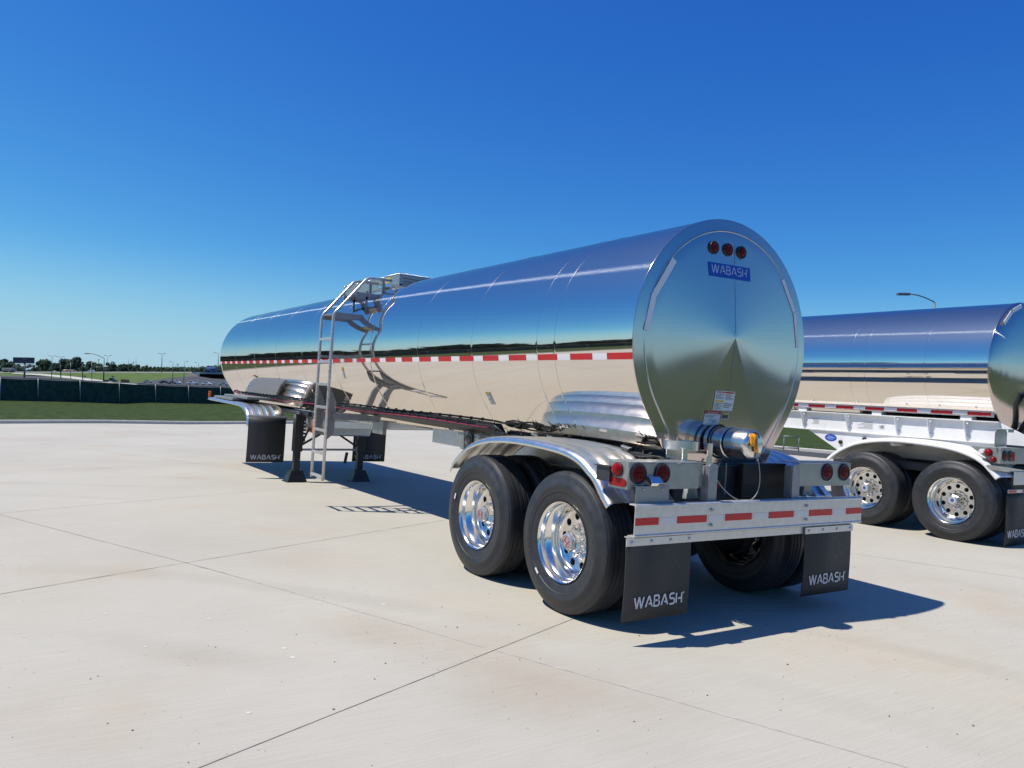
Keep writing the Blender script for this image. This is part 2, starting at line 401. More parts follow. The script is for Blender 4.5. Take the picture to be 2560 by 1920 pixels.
# ---------------------------------------------------------------- ground
def slope(x, y):
    return -.017*max(0, y-3)+.02*max(0, x-2)-.02*max(0, -x-2)*min(1, max(0, (y-8)/12))
KA, KD = Vector((-5.11, 29.46)), Vector((9.9, 3.9)).normalized()     # far kerb line
LX0, LX1, LY0 = -92., 21., -4.7
def kerb_y(x): return max(9.0, KA.y+(x-KA.x)*KD.y/KD.x)
def pav_z(x, y): return slope(max(x, -12), y)
def lerp(a, b, t): return a+(b-a)*t
def frange(a, b, n): return [a+(b-a)*k/n for k in range(n+1)]

mb = MB(); xs = frange(LX0, LX1, 70); rows = 44
rings = []
for x in xs:
    ye = kerb_y(x); rings.append([(x, y, pav_z(x, y)) for y in [LY0+(ye-LY0)*k/rows for k in range(rows+1)]])
mb.loft(rings, False, False, True)
o = mb.build('pavement', M_PAVE); tag(o, kind='structure')

def joint(name, pts, w, m, jit=.0):
    mb = MB(); L_, R_ = [], []
    P = []
    for a, b in zip(pts, pts[1:]):
        n = max(2, int((Vector(b)-Vector(a)).length/.09))
        P += [Vector(a).lerp(Vector(b), k/n) for k in range(n)]
    P.append(Vector(pts[-1]))
    for i, p in enumerate(P):
        d = (P[min(i+1, len(P)-1)]-P[max(i-1, 0)]).normalized(); n_ = Vector((-d.y, d.x))
        wob = n_*math.sin(i*.13)*jit*.8
        a = p+wob+n_*w*(.5+random.uniform(-jit, jit)/w*.5); b = p+wob-n_*w*(.5+random.uniform(-jit, jit)/w*.5)
        L_.append((a.x, a.y, pav_z(a.x, a.y)+.0015)); R_.append((b.x, b.y, pav_z(b.x, b.y)+.0015))
    mb.loft([L_, R_], False, False, True)
    return tag(mb.build(name, m), kind='structure')
# joints across (towards the trailer) and along
dj = (Vector((.019, 4.88))-Vector((-4.781, 2.643))).normalized()
def ext(p, d, a, b): p = Vector(p); return (p+d*a, p+d*b)
d1 = (Vector((-1.232, .652))-Vector((-4.059, -.462))).normalized()
d2 = (Vector((-.496, 8.718))-Vector((-4.83, 6.529))).normalized()
dl = (Vector((-2.162, .296))-Vector((-3.431, 3.205))).normalized()
joint('pavement_joint', [tuple(q) for q in ext((-4.059, -.462), d1, -9, 24)], .006, M_JOINT, .002)
joint('pavement_joint', [tuple(q) for q in ext((-4.781, 2.643), dj, -14, 5.2)], .006, M_JOINT, .004)
joint('pavement_joint', [tuple(q) for q in ext((.019, 4.88), dj, 0.2, 20)], .006, M_JOINTL, .003)
joint('pavement_joint', [tuple(q) for q in ext((-4.83, 6.529), d2, -16, 24)], .008, M_JOINTL, .003)
for kk in (4.2, 8.6, 13., 17.5, 22.):
    q = Vector((-4.83, 6.529))+Vector((-d2.y, d2.x))*kk
    joint('pavement_joint', [tuple(t) for t in ext(q, d2, -16, 22)], .010, M_JOINTL, .003)
q0 = Vector((-3.431, 3.205))
joint('pavement_joint', [tuple(q0-dl*18), tuple(q0)], .005, M_JOINT, .003)
joint('pavement_joint', [tuple(q0+dl*.02), tuple(q0+dl*3.1)], .010, M_JOINTL, .006)
joint('pavement_joint', [tuple(q0+dl*3.19), tuple(q0+dl*9)], .012, M_JOINTL, .007)
for off in (-5.2, 5.6, 11.):
    qq = q0+Vector((dl.y, -dl.x))*off*-1
    joint('pavement_joint', [tuple(qq-dl*20), tuple(qq+dl*9)], .010, M_JOINTL, .004)

# grit and small stones on the concrete, too many to count
mb = MB()
for i in range(300):
    if i < 300: x, y = random.uniform(-5.2, 3), random.uniform(-3.2, 1.5)
    else: x, y = random.uniform(-9, 1), random.uniform(1, 9)
    s_ = random.choice([.002, .003, .003, .004, .005, .007]); z = pav_z(x, y)
    c = Vector((x, y, z+s_*.4)); pts = []
    for d in ((1, 0, 0), (-1, 0, 0), (0, 1, 0), (0, -1, 0), (0, 0, 1), (0, 0, -1)): pts.append(c+Vector(d)*s_*random.uniform(.6, 1.5)*(1 if d[2] == 0 else .6))
    mb.add(pts, [(0, 2, 4), (2, 1, 4), (1, 3, 4), (3, 0, 4), (2, 0, 5), (1, 2, 5), (3, 1, 5), (0, 3, 5)])
tag(mb.build('grit', mat('stone_grit', (.12, .11, .10), .9, noise=(3, .5))), kind='stuff')
# dried white drips on the slab
mb = MB()
for (px, py, rr) in ((902, 631, .035), (1226, 757, .035), (1264, 797, .04), (628, 750, .026), (380, 630, .025), (458, 610, .025), (78, 690, .022), (104, 709, .016), (217, 702, .016), (272, 768, .016), (692, 708, .014), (1657, 568, .035), (1075, 1035, .03), (1382, 562, .03)):
    d = CF+CR*((px/1.728-1280)/FPX)-CU*((1180+py/1.728-960)/FPX); t = (-CAM.z+.006)/d.z; p = CAM+d*t
    n = 12; mb.add([(p.x+math.cos(2*PI*k/n)*rr*.5*random.uniform(.6, 1.15), p.y+math.sin(2*PI*k/n)*rr*.5*random.uniform(.6, 1.1), pav_z(p.x, p.y)+.0015) for k in range(n)], [list(range(n))])
tag(mb.build('paint_drips', mat('dried_white_paint', (.62, .605, .575), .8)), kind='stuff')

# kerbs: a real step, pale top and shaded face
def kerb(name, a, b, inward, zfun, edge_strip=0):
    a, b = Vector(a), Vector(b); d = (b-a).normalized(); out = -Vector(inward)
    n = max(1, int((b-a).length/1.5)); prof = [(0, -.05), (0, .10), (.03, .13), (.17, .13), (.17, -.3)]
    rings = []
    for k in range(n+1):
        p = a.lerp(b, k/n); z = zfun(p.x, p.y)
        rings.append([(p.x+out.x*q, p.y+out.y*q, z+h) for q, h in prof])
    mb = MB(); mb.loft(rings, False, False, False); return tag(mb.build(name, M_KERBT), kind='structure')
kn = Vector((KD.y, -KD.x))
KX = KA.x-(KA.y-9)*KD.x/KD.y
kerb('kerb', (KX, 9), (LX1, kerb_y(LX1)), kn, pav_z)
kerb('kerb', (LX0, 9), (KX, 9), (0, -1), pav_z)
kerb('kerb', (LX1, LY0), (LX1, kerb_y(LX1)), (-1, 0), pav_z)
kerb('kerb', (LX0, LY0), (LX1, LY0), (0, 1), pav_z)
kerb('kerb', (LX0, LY0), (LX0, kerb_y(LX0)), (1, 0), pav_z)
# dark strip along the right edge of the lot
mb = MB(); rings = []
for k in range(31):
    y = -8+48*k/30; rings.append([(LX1-2.6, y, pav_z(LX1-2.6, y)+.004), (LX1-.01, y, pav_z(LX1-.01, y)+.004)])
mb.loft(rings, False, False, True); tag(mb.build('edge_strip', M_DKGROUND), kind='structure')

# lawn: one sheet to the horizon, lowered under the pavement
def lawn_z(x, y):
    ye = kerb_y(min(max(x, LX0), LX1))
    inside = LX0+.05 < x < LX1-.05 and LY0+.05 < y < ye-.05
    cx, cy = min(max(x, LX0), LX1), min(max(y, LY0), ye)
    z = pav_z(cx, cy)
    if inside: return z-.35
    beyond = max(0, y-ye)
    z += .12
    if beyond > 0:
        z -= .012*min(beyond, 32)*(.6 if x < 2 else .15)
        z -= max(0, beyond-34)*(.06 if x < 14 else .02)
    return z
mb = MB()
gx = sorted(set([-3000, -1500, -700, -350, -200, -120, LX0-8, LX0-.15, LX0-.1, LX0+.1]+frange(-90, 20, 66)+[LX1-.1, LX1+.1, LX1+.15, 26, 34, 45, 60, 80, 120, 200, 350, 700, 1500, 3000]))
def rowy(x, t):
    ye = kerb_y(min(max(x, LX0), LX1))
    base = [-3000, -1500, -700, -300, -150, -80, -50, -30, -18, -12, LY0-.15, LY0-.1, LY0+.1]+[LY0+.1+(ye-.2-LY0)*k/10 for k in range(1, 10)]+[ye-.1, ye+.1, ye+.16]+[ye+b_ for b_ in (3, 6, 10, 14, 18, 24, 30, 34, 42, 50, 60, 80, 110, 160, 260, 500, 1000, 3000)]
    return base[t]
nrow = len([0]*(13+9+3+18))
rings = [[(x, rowy(x, t), lawn_z(x, rowy(x, t))) for t in range(nrow)] for x in gx]
mb.loft(rings, False, False, True); tag(mb.build('lawn', M_GRASS), kind='structure')
# a pale service road across the lawn behind the lot
mb = MB(); mb.loft([[(x, -27, lawn_z(x, -27)+.02) for x in (-300, -60, 0, 60, 300)], [(x, -33, lawn_z(x, -33)+.02) for x in (-300, -60, 0, 60, 300)]], False)
tag(mb.build('service_road', M_KERBT), kind='structure')

# ================================================================= TRAILER KIT
TR = .5346                                       # tyre radius
def wheel_meshes(hubcol):
    """wheel with its outer side towards -x, hub centre at the origin"""
    tyre = MB()
    prof = [(.02, .296), (.004, .312), (-.004, .335), (-.012, .37), (-.0125, .374), (-.018, .378), (-.0195, .405), (-.0215, .408), (-.0215, .432), (-.0165, .438), (-.013, .462), (-.011, .464),
            (-.006, .488), (.002, .507), (.008, .517), (.010, .519), (.013, .519), (.02, .527), (.032, .531)]
    for c in (.075, .118, .162, .205):
        prof += [(c-.007, TR-.0006), (c-.004, TR-.009), (c+.004, TR-.009), (c+.007, TR-.0006)]
    prof += [(.25, .531), (.262, .525), (.275, .50), (.29, .43), (.285, .36), (.26, .296)]
    tyre.lathe(prof, (0, 0, 0), 'x', 96)
    rim = MB()
    rim.lathe([(.012, .290), (-.002, .297), (-.005, .302), (.001, .3035), (.010, .3035)], (0, 0, 0), 'x', 72)
    rim.lathe([(-.004, .300), (.004, .291), (.012, .286), (.05, .281), (.062, .268), (.085, .262), (.10, .250), (.135, .246), (.150, .243), (.166, .236), (.174, .226), (.176, .222)], (0, 0, 0), 'x', 72)
    # disc with ten round hand holes
    r0, r1, hr, rc, dd = .135, .222, .0285, .187, .176
    n = 24
    for s_ in range(10):
        a0 = 2*PI*s_/10; ring_h, ring_b, ring_w = [], [], []
        ts = [2*PI*k/n for k in range(n)]
        half_ = PI/10*rc
        for rr_ in (r0, r1):
            for sg in (-1, 1): ts.append(math.atan2(sg*half_, rr_-rc) % (2*PI))
        for t in sorted(ts):
            hx, hy = hr*math.cos(t), hr*math.sin(t)
            ring_h.append((dd, rc+hx, hy))
            # sector boundary hit by the same ray, in polar terms
            cu, sv = math.cos(t), math.sin(t); half = PI/10
            du = (r1-rc)/cu if cu > 1e-6 else ((r0-rc)/cu if cu < -1e-6 else 1e9)
            dv = (half*rc)/abs(sv) if abs(sv) > 1e-6 else 1e9
            m_ = min(du, dv); rr, aa = rc+cu*m_, (sv*m_)/rc
            ring_b.append((rr, aa))
        H = [(dd, y*math.cos(a0)-z*math.sin(a0), y*math.sin(a0)+z*math.cos(a0)) for _, y, z in ring_h]
        Wl = [(dd+.03, q[1], q[2]) for q in H]
        B = [(dd, rr*math.cos(a0+aa), rr*math.sin(a0+aa)) for rr, aa in ring_b]
        rim.loft([B, H], True, False, False); rim.loft([H, Wl], True, False, True)
    rim.lathe([(dd, .136), (dd-.012, .128), (dd-.012, .095)], (0, 0, 0), 'x', 48)
    dark = MB(); dark.lathe([(dd+.032, .26), (dd+.034, .001)], (0, 0, 0), 'x', 32)
    hub = MB()
    for k in range(10):
        a = 2*PI*(k+.5)/10; c = (dd-.046, .112*math.cos(a), .112*math.sin(a))
        hub.lathe([(0, .001), (0, .012), (.008, .017), (.034, .017)], c, 'x', 8, 0, False)
    hub.lathe([(dd-.012, .092), (dd-.02, .088), (dd-.075, .082), (dd-.09, .074)], (0, 0, 0), 'x', 32)
    cap = MB()
    cap.lathe([(dd-.085, .078), (dd-.10, .078), (dd-.105, .07)], (0, 0, 0), 'x', 6, 0, False)
    cap.lathe([(dd-.10, .066), (dd-.125, .062), (dd-.132, .05), (dd-.132, .001)], (0, 0, 0), 'x', 28)
    return tyre, rim, dark, hub, cap
M_TYRET = mat('tyre_lettering', (.05, .052, .056), .4)
M_HUBDARK = mat('drum_dark', (.012, .012, .013), .8)
M_CAPW = mat('hub_cap_face', (.55, .56, .58), .3, .7)
def make_wheel(root, logo):
    ty, rim, dark, hub, cap = wheel_meshes(None)
    w = rim.build('wheel', M_CHROME, root, sharp=35)
    ty.build('tyre', M_TYRE, w, sharp=50); dark.build('brake_drum', M_HUBDARK, w)
    hub.build('hub', M_CHROME, w, sharp=40); cp = cap.build('hub_cap', M_CAPW, w, sharp=30)
    d = .176-.1335
    lg = MB()
    if logo == 'H':
        # red badge: an outlined block with an H in it and a broken ring of strokes
        for (y0, y1, z0, z1) in ((-.026, -.018, -.026, .026), (.018, .026, -.026, .026), (-.018, .018, -.005, .005), (-.018, -.006, .021, .026), (.006, .018, .021, .026), (-.018, -.006, -.026, -.021), (.006, .018, -.026, -.021)):
            lg.box(d-.001, d+.002, y0, y1, z0, z1)
        for k in range(14):
            a = 2*PI*k/14; lg.obox((d, .043*math.cos(a), .043*math.sin(a)), (.001, 0, 0), (0, .006*-math.sin(a), .006*math.cos(a)), (0, .003*math.cos(a), .003*math.sin(a)))
        lg.build('badge', mat('badge_red', (.36, .06, .06), .5), w)
    else:
        lg.lathe([(d-.001, .001), (d-.001, .018)], (0, 0, 0), 'x', 20, 0); lg.lathe([(d-.0012, .032), (d-.0012, .040)], (0, 0, 0), 'x', 24, 1)
        lg.build('badge', [M_BLUE, M_WPAINT], w)
    # moulded sidewall lettering
    tl = MB()
    for txt, a0, sgn in (('URDNER', 62, 1), ('TRTR', 242, 1)):
        tl = MB()
        def mp(x, y, z, a0=a0):
            rr = .384+y; a = R(a0)-x/.40
            return (-.0215-z, rr*-math.cos(a), rr*math.sin(a))
        letters(tl, txt, (0, 0, 0), (1, 0, 0), (0, 1, 0), (0, 0, 1), .030, .20, .2, 0, mp)
        tl.build('sidewall_lettering', M_TYRET, w)
    st = MB(); st.obox((-.021, -.345*math.cos(R(20)), .335*math.sin(R(-40))), (.0025, 0, 0), (0, .010, -.003), (0, .008, .03))
    return w, st
def place_wheel(w0, used, parent, x, y, z, side, spin):
    w = w0 if not used else copy_tree(w0, parent)
    w.location = (x, y, z); w.rotation_euler = (R(spin), 0, 0) if side < 0 else (R(spin), 0, PI)
    return w

def tank_profile(Rr, zc, phi, zb, rb=.06, n=112):
    """closed outline (x, z): round top, straight tapered flanks, rounded bottom corners"""
    out = []
    a1 = R(180+phi)
    for k in range(n+1):
        a = R(-phi)+(a1-R(-phi))*k/n; out.append((Rr*math.cos(a), zc+Rr*math.sin(a)))
    xl, zl = out[-1]; tx, tz = math.sin(R(phi)), -math.cos(R(phi))
    L_ = (zl-zb)/-tz
    for k in range(1, 9):
        t = L_*(k/8)*.97; out.append((xl+tx*t, zl+tz*t))
    xb = xl+tx*L_+.03
    for k in range(0, 13): out.append((xb+(-2*xb)*k/12, zb-.012))
    for k in range(8, 0, -1):
        t = L_*(k/8)*.97; out.append((-(xl+tx*t), zl+tz*t))
    return out
def loft_tank(prof, ys, seams, cent, bump=.0007):
    st = []
    for y in ys: st.append((y, 0))
    for s_ in seams: st += [(s_-.06, 0), (s_-.02, 0), (s_-.008, 0), (s_-.003, bump), (s_+.003, bump), (s_+.008, 0), (s_+.02, 0), (s_+.06, 0)]
    st.sort(); rings = []
    for y, b in st:
        rr = []
        for x, z in prof:
            d = Vector((x, z-cent)); l = d.length; d *= (l+b)/l; rr.append((d.x, y, cent+d.y))
        rings.append(rr)
    return rings

# ================================================================= THE NEAR TRAILER
T1 = thing('tanker_trailer', 'long polished tank trailer with cone-shaped rear head and side ladder, nearest on the concrete', 'tank trailer')
PR, PZ, PHI, ZB = 1.007, 2.127, 34.3, 1.165
YR, YF = .443, 13.87
prof = tank_profile(PR, PZ, PHI, ZB)
seams = [1.42, 1.68, 2.81, 4.02, 5.39, 6.72, 8.15, 9.6, 11.0, 12.5]
mb = MB(); mb.loft(loft_tank(prof, frange(YR+.012, YF, 44), seams, PZ), True, False, True)
barrel = mb.build('tank_barrel', M_MIRROR, T1, sharp=50)
M_SEAM = mat('seam_weld', (.28, .28, .28), .3, .9)
def seam_rings(prof, seams, cent, parent):
    for y in seams:
        mb = MB(); pts = []
        for x, z in prof+prof[:1]:
            d = Vector((x, z-cent)); l = d.length; d *= (l+.0007)/l; pts.append((d.x, y, cent+d.y))
        mb.tube(pts, .0010, 5, False); mb.build('weld_seam', M_SEAM, parent)
seam_rings(prof, seams, PZ, barrel)
def head_rings(prof, stations, apex):
    return [[(apex[0]+(x-apex[0])*s_, y, apex[1]+(z-apex[1])*s_) for x, z in prof] for s_, y in stations]
AP = (0, 2.185)
def cone_y(s_): return .353+.077*(s_/.9)**1.06
st = [(1.0, .4555), (1.0022, .4515), (1.0018, .4475), (1.0, .4462), (.9975, .4456), (.995, .4452), (.95, .4395), (.909, .4343), (.906, .4338), (.9035, .4312), (.900, .4303), (.8965, .4312), (.895, .4330), (.892, .4326)]
st += [(s_, cone_y(s_)) for s_ in (.86, .8, .72, .64, .56, .48, .4, .32, .25, .19, .14, .1, .07, .045, .025, .012, .004, .0005)]
mb = MB(); mb.loft(head_rings(prof, st, AP), True, False, True)
rear_head = mb.build('rear_head', M_HEAD, T1, sharp=70)
mb = MB()
mb.loft(head_rings(prof, [(1.0, YF), (.98, YF+.05), (.9, YF+.11), (.6, YF+.2), (.3, YF+.26), (.001, YF+.28)], (0, 2.1)), True, False, True)
mb.build('front_head', M_HEAD, T1)
def head_y(x, z):
    """depth of the rear head's surface at (x, z)"""
    d = math.hypot(x-AP[0], z-AP[1]) or 1e-6; u = (x-AP[0])/d, (z-AP[1])/d
    best = 1.
    for i in range(len(prof)):
        (x0, z0), (x1, z1) = prof[i], prof[(i+1) % len(prof)]
        ex, ez = x1-x0, z1-z0; den = u[0]*ez-u[1]*ex
        if abs(den) < 1e-9: continue
        rx, rz = x0-AP[0], z0-AP[1]
        t = (rx*ez-rz*ex)/den; q = (rx*u[1]-rz*u[0])/den
        if t > 0 and -1e-6 <= q <= 1+1e-6: best = t; break
    return cone_y(d/best)
# seam line down the cone
mb = MB()
for (za, zb_) in ((2.215, 2.64), (2.76, 2.95), (1.76, 2.155)):
    n = 10; zz = frange(za, zb_, n)
    mb.loft([[(x, head_y(0, z)-.0015, z) for z in zz] for x in (-.002, .002)], False)
mb.build('weld_seam', M_GALV, rear_head)
def head_panel(name, quad, m, parent, off=.003, nx=10):
    """flat label following the cone; quad = four (x, z) corners, lower left first, anticlockwise"""
    mb = MB(); (a, b, c, d) = [Vector(q) for q in quad]; rings = []
    for i in range(nx+1):
        r_ = []
        for j in range(nx+1):
            p = a.lerp(b, i/nx).lerp(d.lerp(c, i/nx), j/nx); r_.append((p.x, head_y(p.x, p.y)-off, p.y))
        rings.append(r_)
    mb.loft(rings, False); return mb.build(name, m, parent)
for x, z in ((-.243, 2.877), (-.083, 2.884), (.078, 2.886)):
    y = head_y(x, z); mb = MB()
    mb.lathe([(.006, .053), (-.012, .053), (-.018, .048), (-.016, .038), (-.009, .035)], (x, y, z), 'y', 28, 0)
    mb.lathe([(-.010, .036), (-.022, .032), (-.031, .019), (-.033, .001)], (x, y, z), 'y', 28, 1)
    mb.build('marker_light', [M_BLACK, M_LENS], rear_head, sharp=40)
np_ = head_panel('nameplate', [(-.293, 2.648), (.190, 2.662), (.183, 2.772), (-.305, 2.757)], M_BLUE, rear_head)
np_.data.vertices.foreach_get
mb = MB()
def onhead(x, y, z): return (-.268+x, head_y(-.268+x, 2.675+y)-.004-z, 2.678+y+.012*(x/.41))
letters(mb, 'WABASH', (0, 0, 0), (1, 0, 0), (0, 0, 1), (0, -1, 0), .062, .40, .15, 0, onhead, True)
mb.build('lettering', M_LETTERB, rear_head)
for q in ([(-.853, 2.452), (-.812, 2.425), (-.628, 2.71), (-.675, 2.735)], [(-.922, 2.16), (-.875, 2.155), (-.812, 2.44), (-.86, 2.447)],
          [(.795, 2.475), (.835, 2.50), (.655, 2.755), (.615, 2.735)], [(.865, 2.18), (.905, 2.185), (.845, 2.49), (.80, 2.475)]):
    head_panel('reflective_strip', q, M_REFL, rear_head, .003, 8)
# warning labels on the head
def head_label(name, x0, x1, z0, z1, sh, parts, lines):
    """sheared label: coloured bars and rows of unreadable small print"""
    o = head_panel(name, [(x0, z0), (x1, z0), (x1+sh, z1), (x0+sh, z1)], M_STICK, rear_head, .003, 4)
    mb = MB()
    def cell(u0, u1, v0, v1, mi):
        vs = []
        for u, v in ((u0, v0), (u1, v0), (u1, v1), (u0, v1)):
            x = lerp(x0, x1, u)+sh*v; z = lerp(z0, z1, v); vs.append((x, head_y(x, z)-.0045, z))
        mb.add(vs, [(0, 1, 2, 3)], mi)
    for p in parts: cell(*p)
    rnd = random.Random(3)
    for (u0, u1, v0, v1, n) in lines:
        for k in range(n):
            v = v1-(v1-v0)*(k+.2)/n; u = u0
            e = u1-(u1-u0)*rnd.choice([0, 0, .1, .35])
            while u < e-.02:
                w = rnd.uniform(.03, .11); cell(u, min(e, u+w), v-(v1-v0)/n*.42, v, 2); u += w+.018
    mb.build('print', [M_STKRED, M_YEL, M_INK], o)
    return o
dl_ = head_label('danger_label', -.170, .058, 1.597, 1.752, .012, [(.05, .95, .89, .97, 0), (.03, .48, .42, .51, 1)], [(.05, .46, .56, .85, 6), (.54, .96, .55, .86, 6), (.05, .46, .05, .38, 5), (.52, .95, .12, .40, 3)])
mb = MB(); letters(mb, 'DANGER', (-.150, head_y(-.1, 1.74)-.0055, 1.7365), (1, 0, 0), (0, 0, 1), (0, -1, 0), .0085, .095, .18); mb.build('lettering', M_STICK, dl_)
wl = head_label('warning_label', -.262, -.082, 1.478, 1.588, .012, [(.0, 1., .78, 1., 0), (.25, .32, .06, .09, 2)], [(.06, .94, .52, .70, 3)])
mb = MB(); letters(mb, 'WARNING', (-.222, head_y(-.2, 1.57)-.0055, 1.566), (1, 0, 0), (0, 0, 1), (0, -1, 0), .014, .115, .16)
mb.build('lettering', M_STICK, wl)
mb = MB(); cx, cz = -.176, 1.508
rg = [[(cx+math.cos(R(a))*r_, head_y(cx, cz)-.006, cz+math.sin(R(a))*r_*.8) for a in range(-60, 200, 20)] for r_ in (.017, .023)]
mb.loft(rg, False); mb.box(cx+.045, cx+.049, head_y(cx, cz)-.006, head_y(cx, cz)-.005, 1.492, 1.53); mb.box(cx+.03, cx+.06, head_y(cx, cz)-.006, head_y(cx, cz)-.005, 1.508, 1.513)
mb.build('diagram', mat('label_grey', (.3, .33, .38), .5), wl)
head_label('notice_label', -.064, .022, 1.528, 1.586, .006, [(.08, .92, .08, .94, 2), (.2, .85, .62, .86, 1)], [])

# ------------------------------------------------ flank: points on the tank's left side
def flank(z, off=0):
    if z > PZ-PR*math.sin(R(PHI)):
        dz = z-PZ; x = -math.sqrt(PR**2-dz**2); n = Vector((x, dz)).normalized()
    else:
        z0 = PZ-PR*math.sin(R(PHI)); x0 = -PR*math.cos(R(PHI)); x = x0+math.tan(R(PHI))*(z0-z); n = Vector((-math.cos(R(PHI)), -math.sin(R(PHI))))
    return x+n.x*off, z+n.y*off
mb = MB(); y = YR+.014; red = True
while y < YF-.03:
    l = .285 if red else .178
    y1 = min(y+l-.003, YF-.02)
    zs = frange(1.934, 1.985, 4)
    mb.loft([[(flank(z, .0025)[0], yy, flank(z, .0025)[1]) for z in zs] for yy in (y, y1)], False, False, True, 0 if red else 1)
    y += l; red = not red
mb.build('reflective_tape', [M_RED, M_WHITE], barrel)
mb = MB()
zs = frange(1.7, 1.96, 5); mb.loft([[(flank(z, .002)[0], yy, flank(z, .002)[1]) for z in zs] for yy in (13.76, 13.82)], False); mb.build('reflective_patch', M_WHITE, barrel)
def flank_label(y0, y1, z0, z1, top):
    mb = MB()
    def patch(a, b, c, d, off, mi):
        mb.loft([[(flank(z, off)[0], yy, flank(z, off)[1]) for z in frange(c, d, 4)] for yy in (a, b)], False, False, True, mi)
    patch(y0, y1, z0, z1, .002, 0); patch(y0, y1, lerp(z0, z1, 1-top), z1, .003, 1)
    rnd = random.Random(int(y0*100))
    for k in range(9):
        v = lerp(z0, z1, (1-top)*(1-(k+.5)/9.5)); patch(y0+.004, lerp(y1, y0, rnd.choice([.06, .1, .3, .5])), v, v+.004, .003, 2)
    return mb.build('side_label', [M_STICK, M_YEL, M_INK], barrel)
flank_label(2.605, 2.70, 1.515, 1.632, .12)
flank_label(6.385, 6.47, 1.715, 1.868, .26)
# harness along the lower flank: black hose, red cable, clips
def fpt(y, z, off): x, zz = flank(z, off); return (x, y, zz)
mb = MB(); mb.tube([fpt(13.75, 1.345, .02)]+[fpt(y, 1.335+.006*math.sin(y*2.1), .022) for y in frange(13.3, 2.85, 40)]+[(-.70, 2.6, 1.24)], .011, 8)
for k in range(44):
    y = 13.4-k*.24
    if y > 2.85: mb.obox(fpt(y, 1.336, .026), (0, .020, 0), (.006, 0, .009), (.012, 0, -.008))
mb.build('harness', M_CABLE, T1)
mb = MB(); mb.tube([fpt(13.78, 1.352, .015), fpt(13.6, 1.365, .03)]+[fpt(y, 1.303+.008*math.sin(y*1.7)+max(0, y-10)*.004, .038) for y in frange(13.2, 2.9, 60)], .008, 6)
mb.build('red_cable', M_PINK, T1)
# dark skirt strip at the rear end of the harness
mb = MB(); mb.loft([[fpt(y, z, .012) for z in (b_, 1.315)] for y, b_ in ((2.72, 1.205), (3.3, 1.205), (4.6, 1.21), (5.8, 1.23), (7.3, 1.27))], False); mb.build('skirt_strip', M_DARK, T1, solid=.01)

# ------------------------------------------------ outlet with cap, tag and tether; holder beside it
CO = Vector((-.125, 0, 1.353))
mb = MB()
mb.lathe([(.40, .126), (.352, .126), (.346, .118)], (CO.x, 0, CO.z), 'y', 48)
mb.lathe([(.346, .114), (.262, .112), (.255, .119), (.238, .119), (.232, .110)], (CO.x, 0, CO.z), 'y', 48)
outlet = mb.build('outlet', M_ALU, T1, sharp=40)
mb = MB(); mb.lathe([(.362, .131), (.352, .135), (.342, .126)], (CO.x, 0, CO.z), 'y', 40); mb.lathe([(.230, .113), (.222, .117), (.212, .113)], (CO.x, 0, CO.z), 'y', 40); mb.build('gasket', M_CABLE, outlet)
mb = MB(); mb.lathe([(.215, .113), (.045, .113), (.022, .107), (.006, .090), (.001, .080), (-.002, .001)], (CO.x, 0, CO.z), 'y', 48)
cap = mb.build('cap', M_ALU, outlet, sharp=60)
mb = MB()
tg = [(-.03, .004, .085), (-.034, -.015, .055), (-.034, -.018, .005), (-.02, -.016, -.055)]
mb.loft([[(CO.x+x+dx+.012, y-abs(dx)*.05, CO.z+z) for x, y, z in tg] for dx in (-.022, 0, .022)], False)
mb.loft([[(CO.x+dx-.052+.015*math.sin(z*20), .008-.01*k, CO.z+z) for k, z in enumerate((.085, .055, .02, -.008))] for dx in (-.032, 0, .032)], False)
tago = mb.build('tag', M_ORANGE, cap, solid=.003)
mb = MB()
for k in range(6): mb.box(CO.x-.026, CO.x-.016, -.0265, -.0215, CO.z+.04-k*.014, CO.z+.047-k*.014)
mb.build('print', M_INK, tago)
mb = MB(); mb.tube([(CO.x-.02, .01, CO.z+.098), (CO.x+.01, -.012, CO.z+.085), (CO.x+.03, -.006, CO.z+.055)], .005, 6)
mb.build('tie', M_CABLE, cap)
mb = MB(); mb.box(CO.x+.0, CO.x+.04, -.010, -.002, CO.z-.088, CO.z-.058)
pts = []
P0, P1, P2, P3 = Vector((CO.x+.022, -.006, CO.z-.085)), Vector((CO.x+.20, .0, .84)), Vector((-.26, .05, .86)), Vector((-.46, .07, 1.10))
for k in range(25):
    t = k/24; pts.append(P0*(1-t)**3+P1*3*t*(1-t)**2+P2*3*t*t*(1-t)+P3*t**3)
mb.tube(pts, .0034, 8); mb.tube([P0, P0+Vector((0, 0, -.035))], .007, 8)
mb.build('tether', mat('white_wire', (.36, .36, .36), .4), cap)
# empty hose-end holder: a steel ring on two posts
hx, hy = -.565, .33
mb = MB(); mb.lathe([(1.285, .136), (1.352, .136)], (hx, hy, 0), 'z', 40); mb.lathe([(1.352, .129), (1.285, .129)], (hx, hy, 0), 'z', 40); mb.lathe([(1.352, .136), (1.352, .129)], (hx, hy, 0), 'z', 40)
mb.box(-.69, -.64, .188, .196, 1.195, 1.30); mb.box(-.43, -.378, .188, .196, 1.17, 1.345)
mb.box(-.64, -.43, .40, .41, 1.21, 1.30); mb.box(-.70, -.36, .19, .42, 1.192, 1.198)
mb.build('hose_holder', M_ALU, T1, sharp=40)

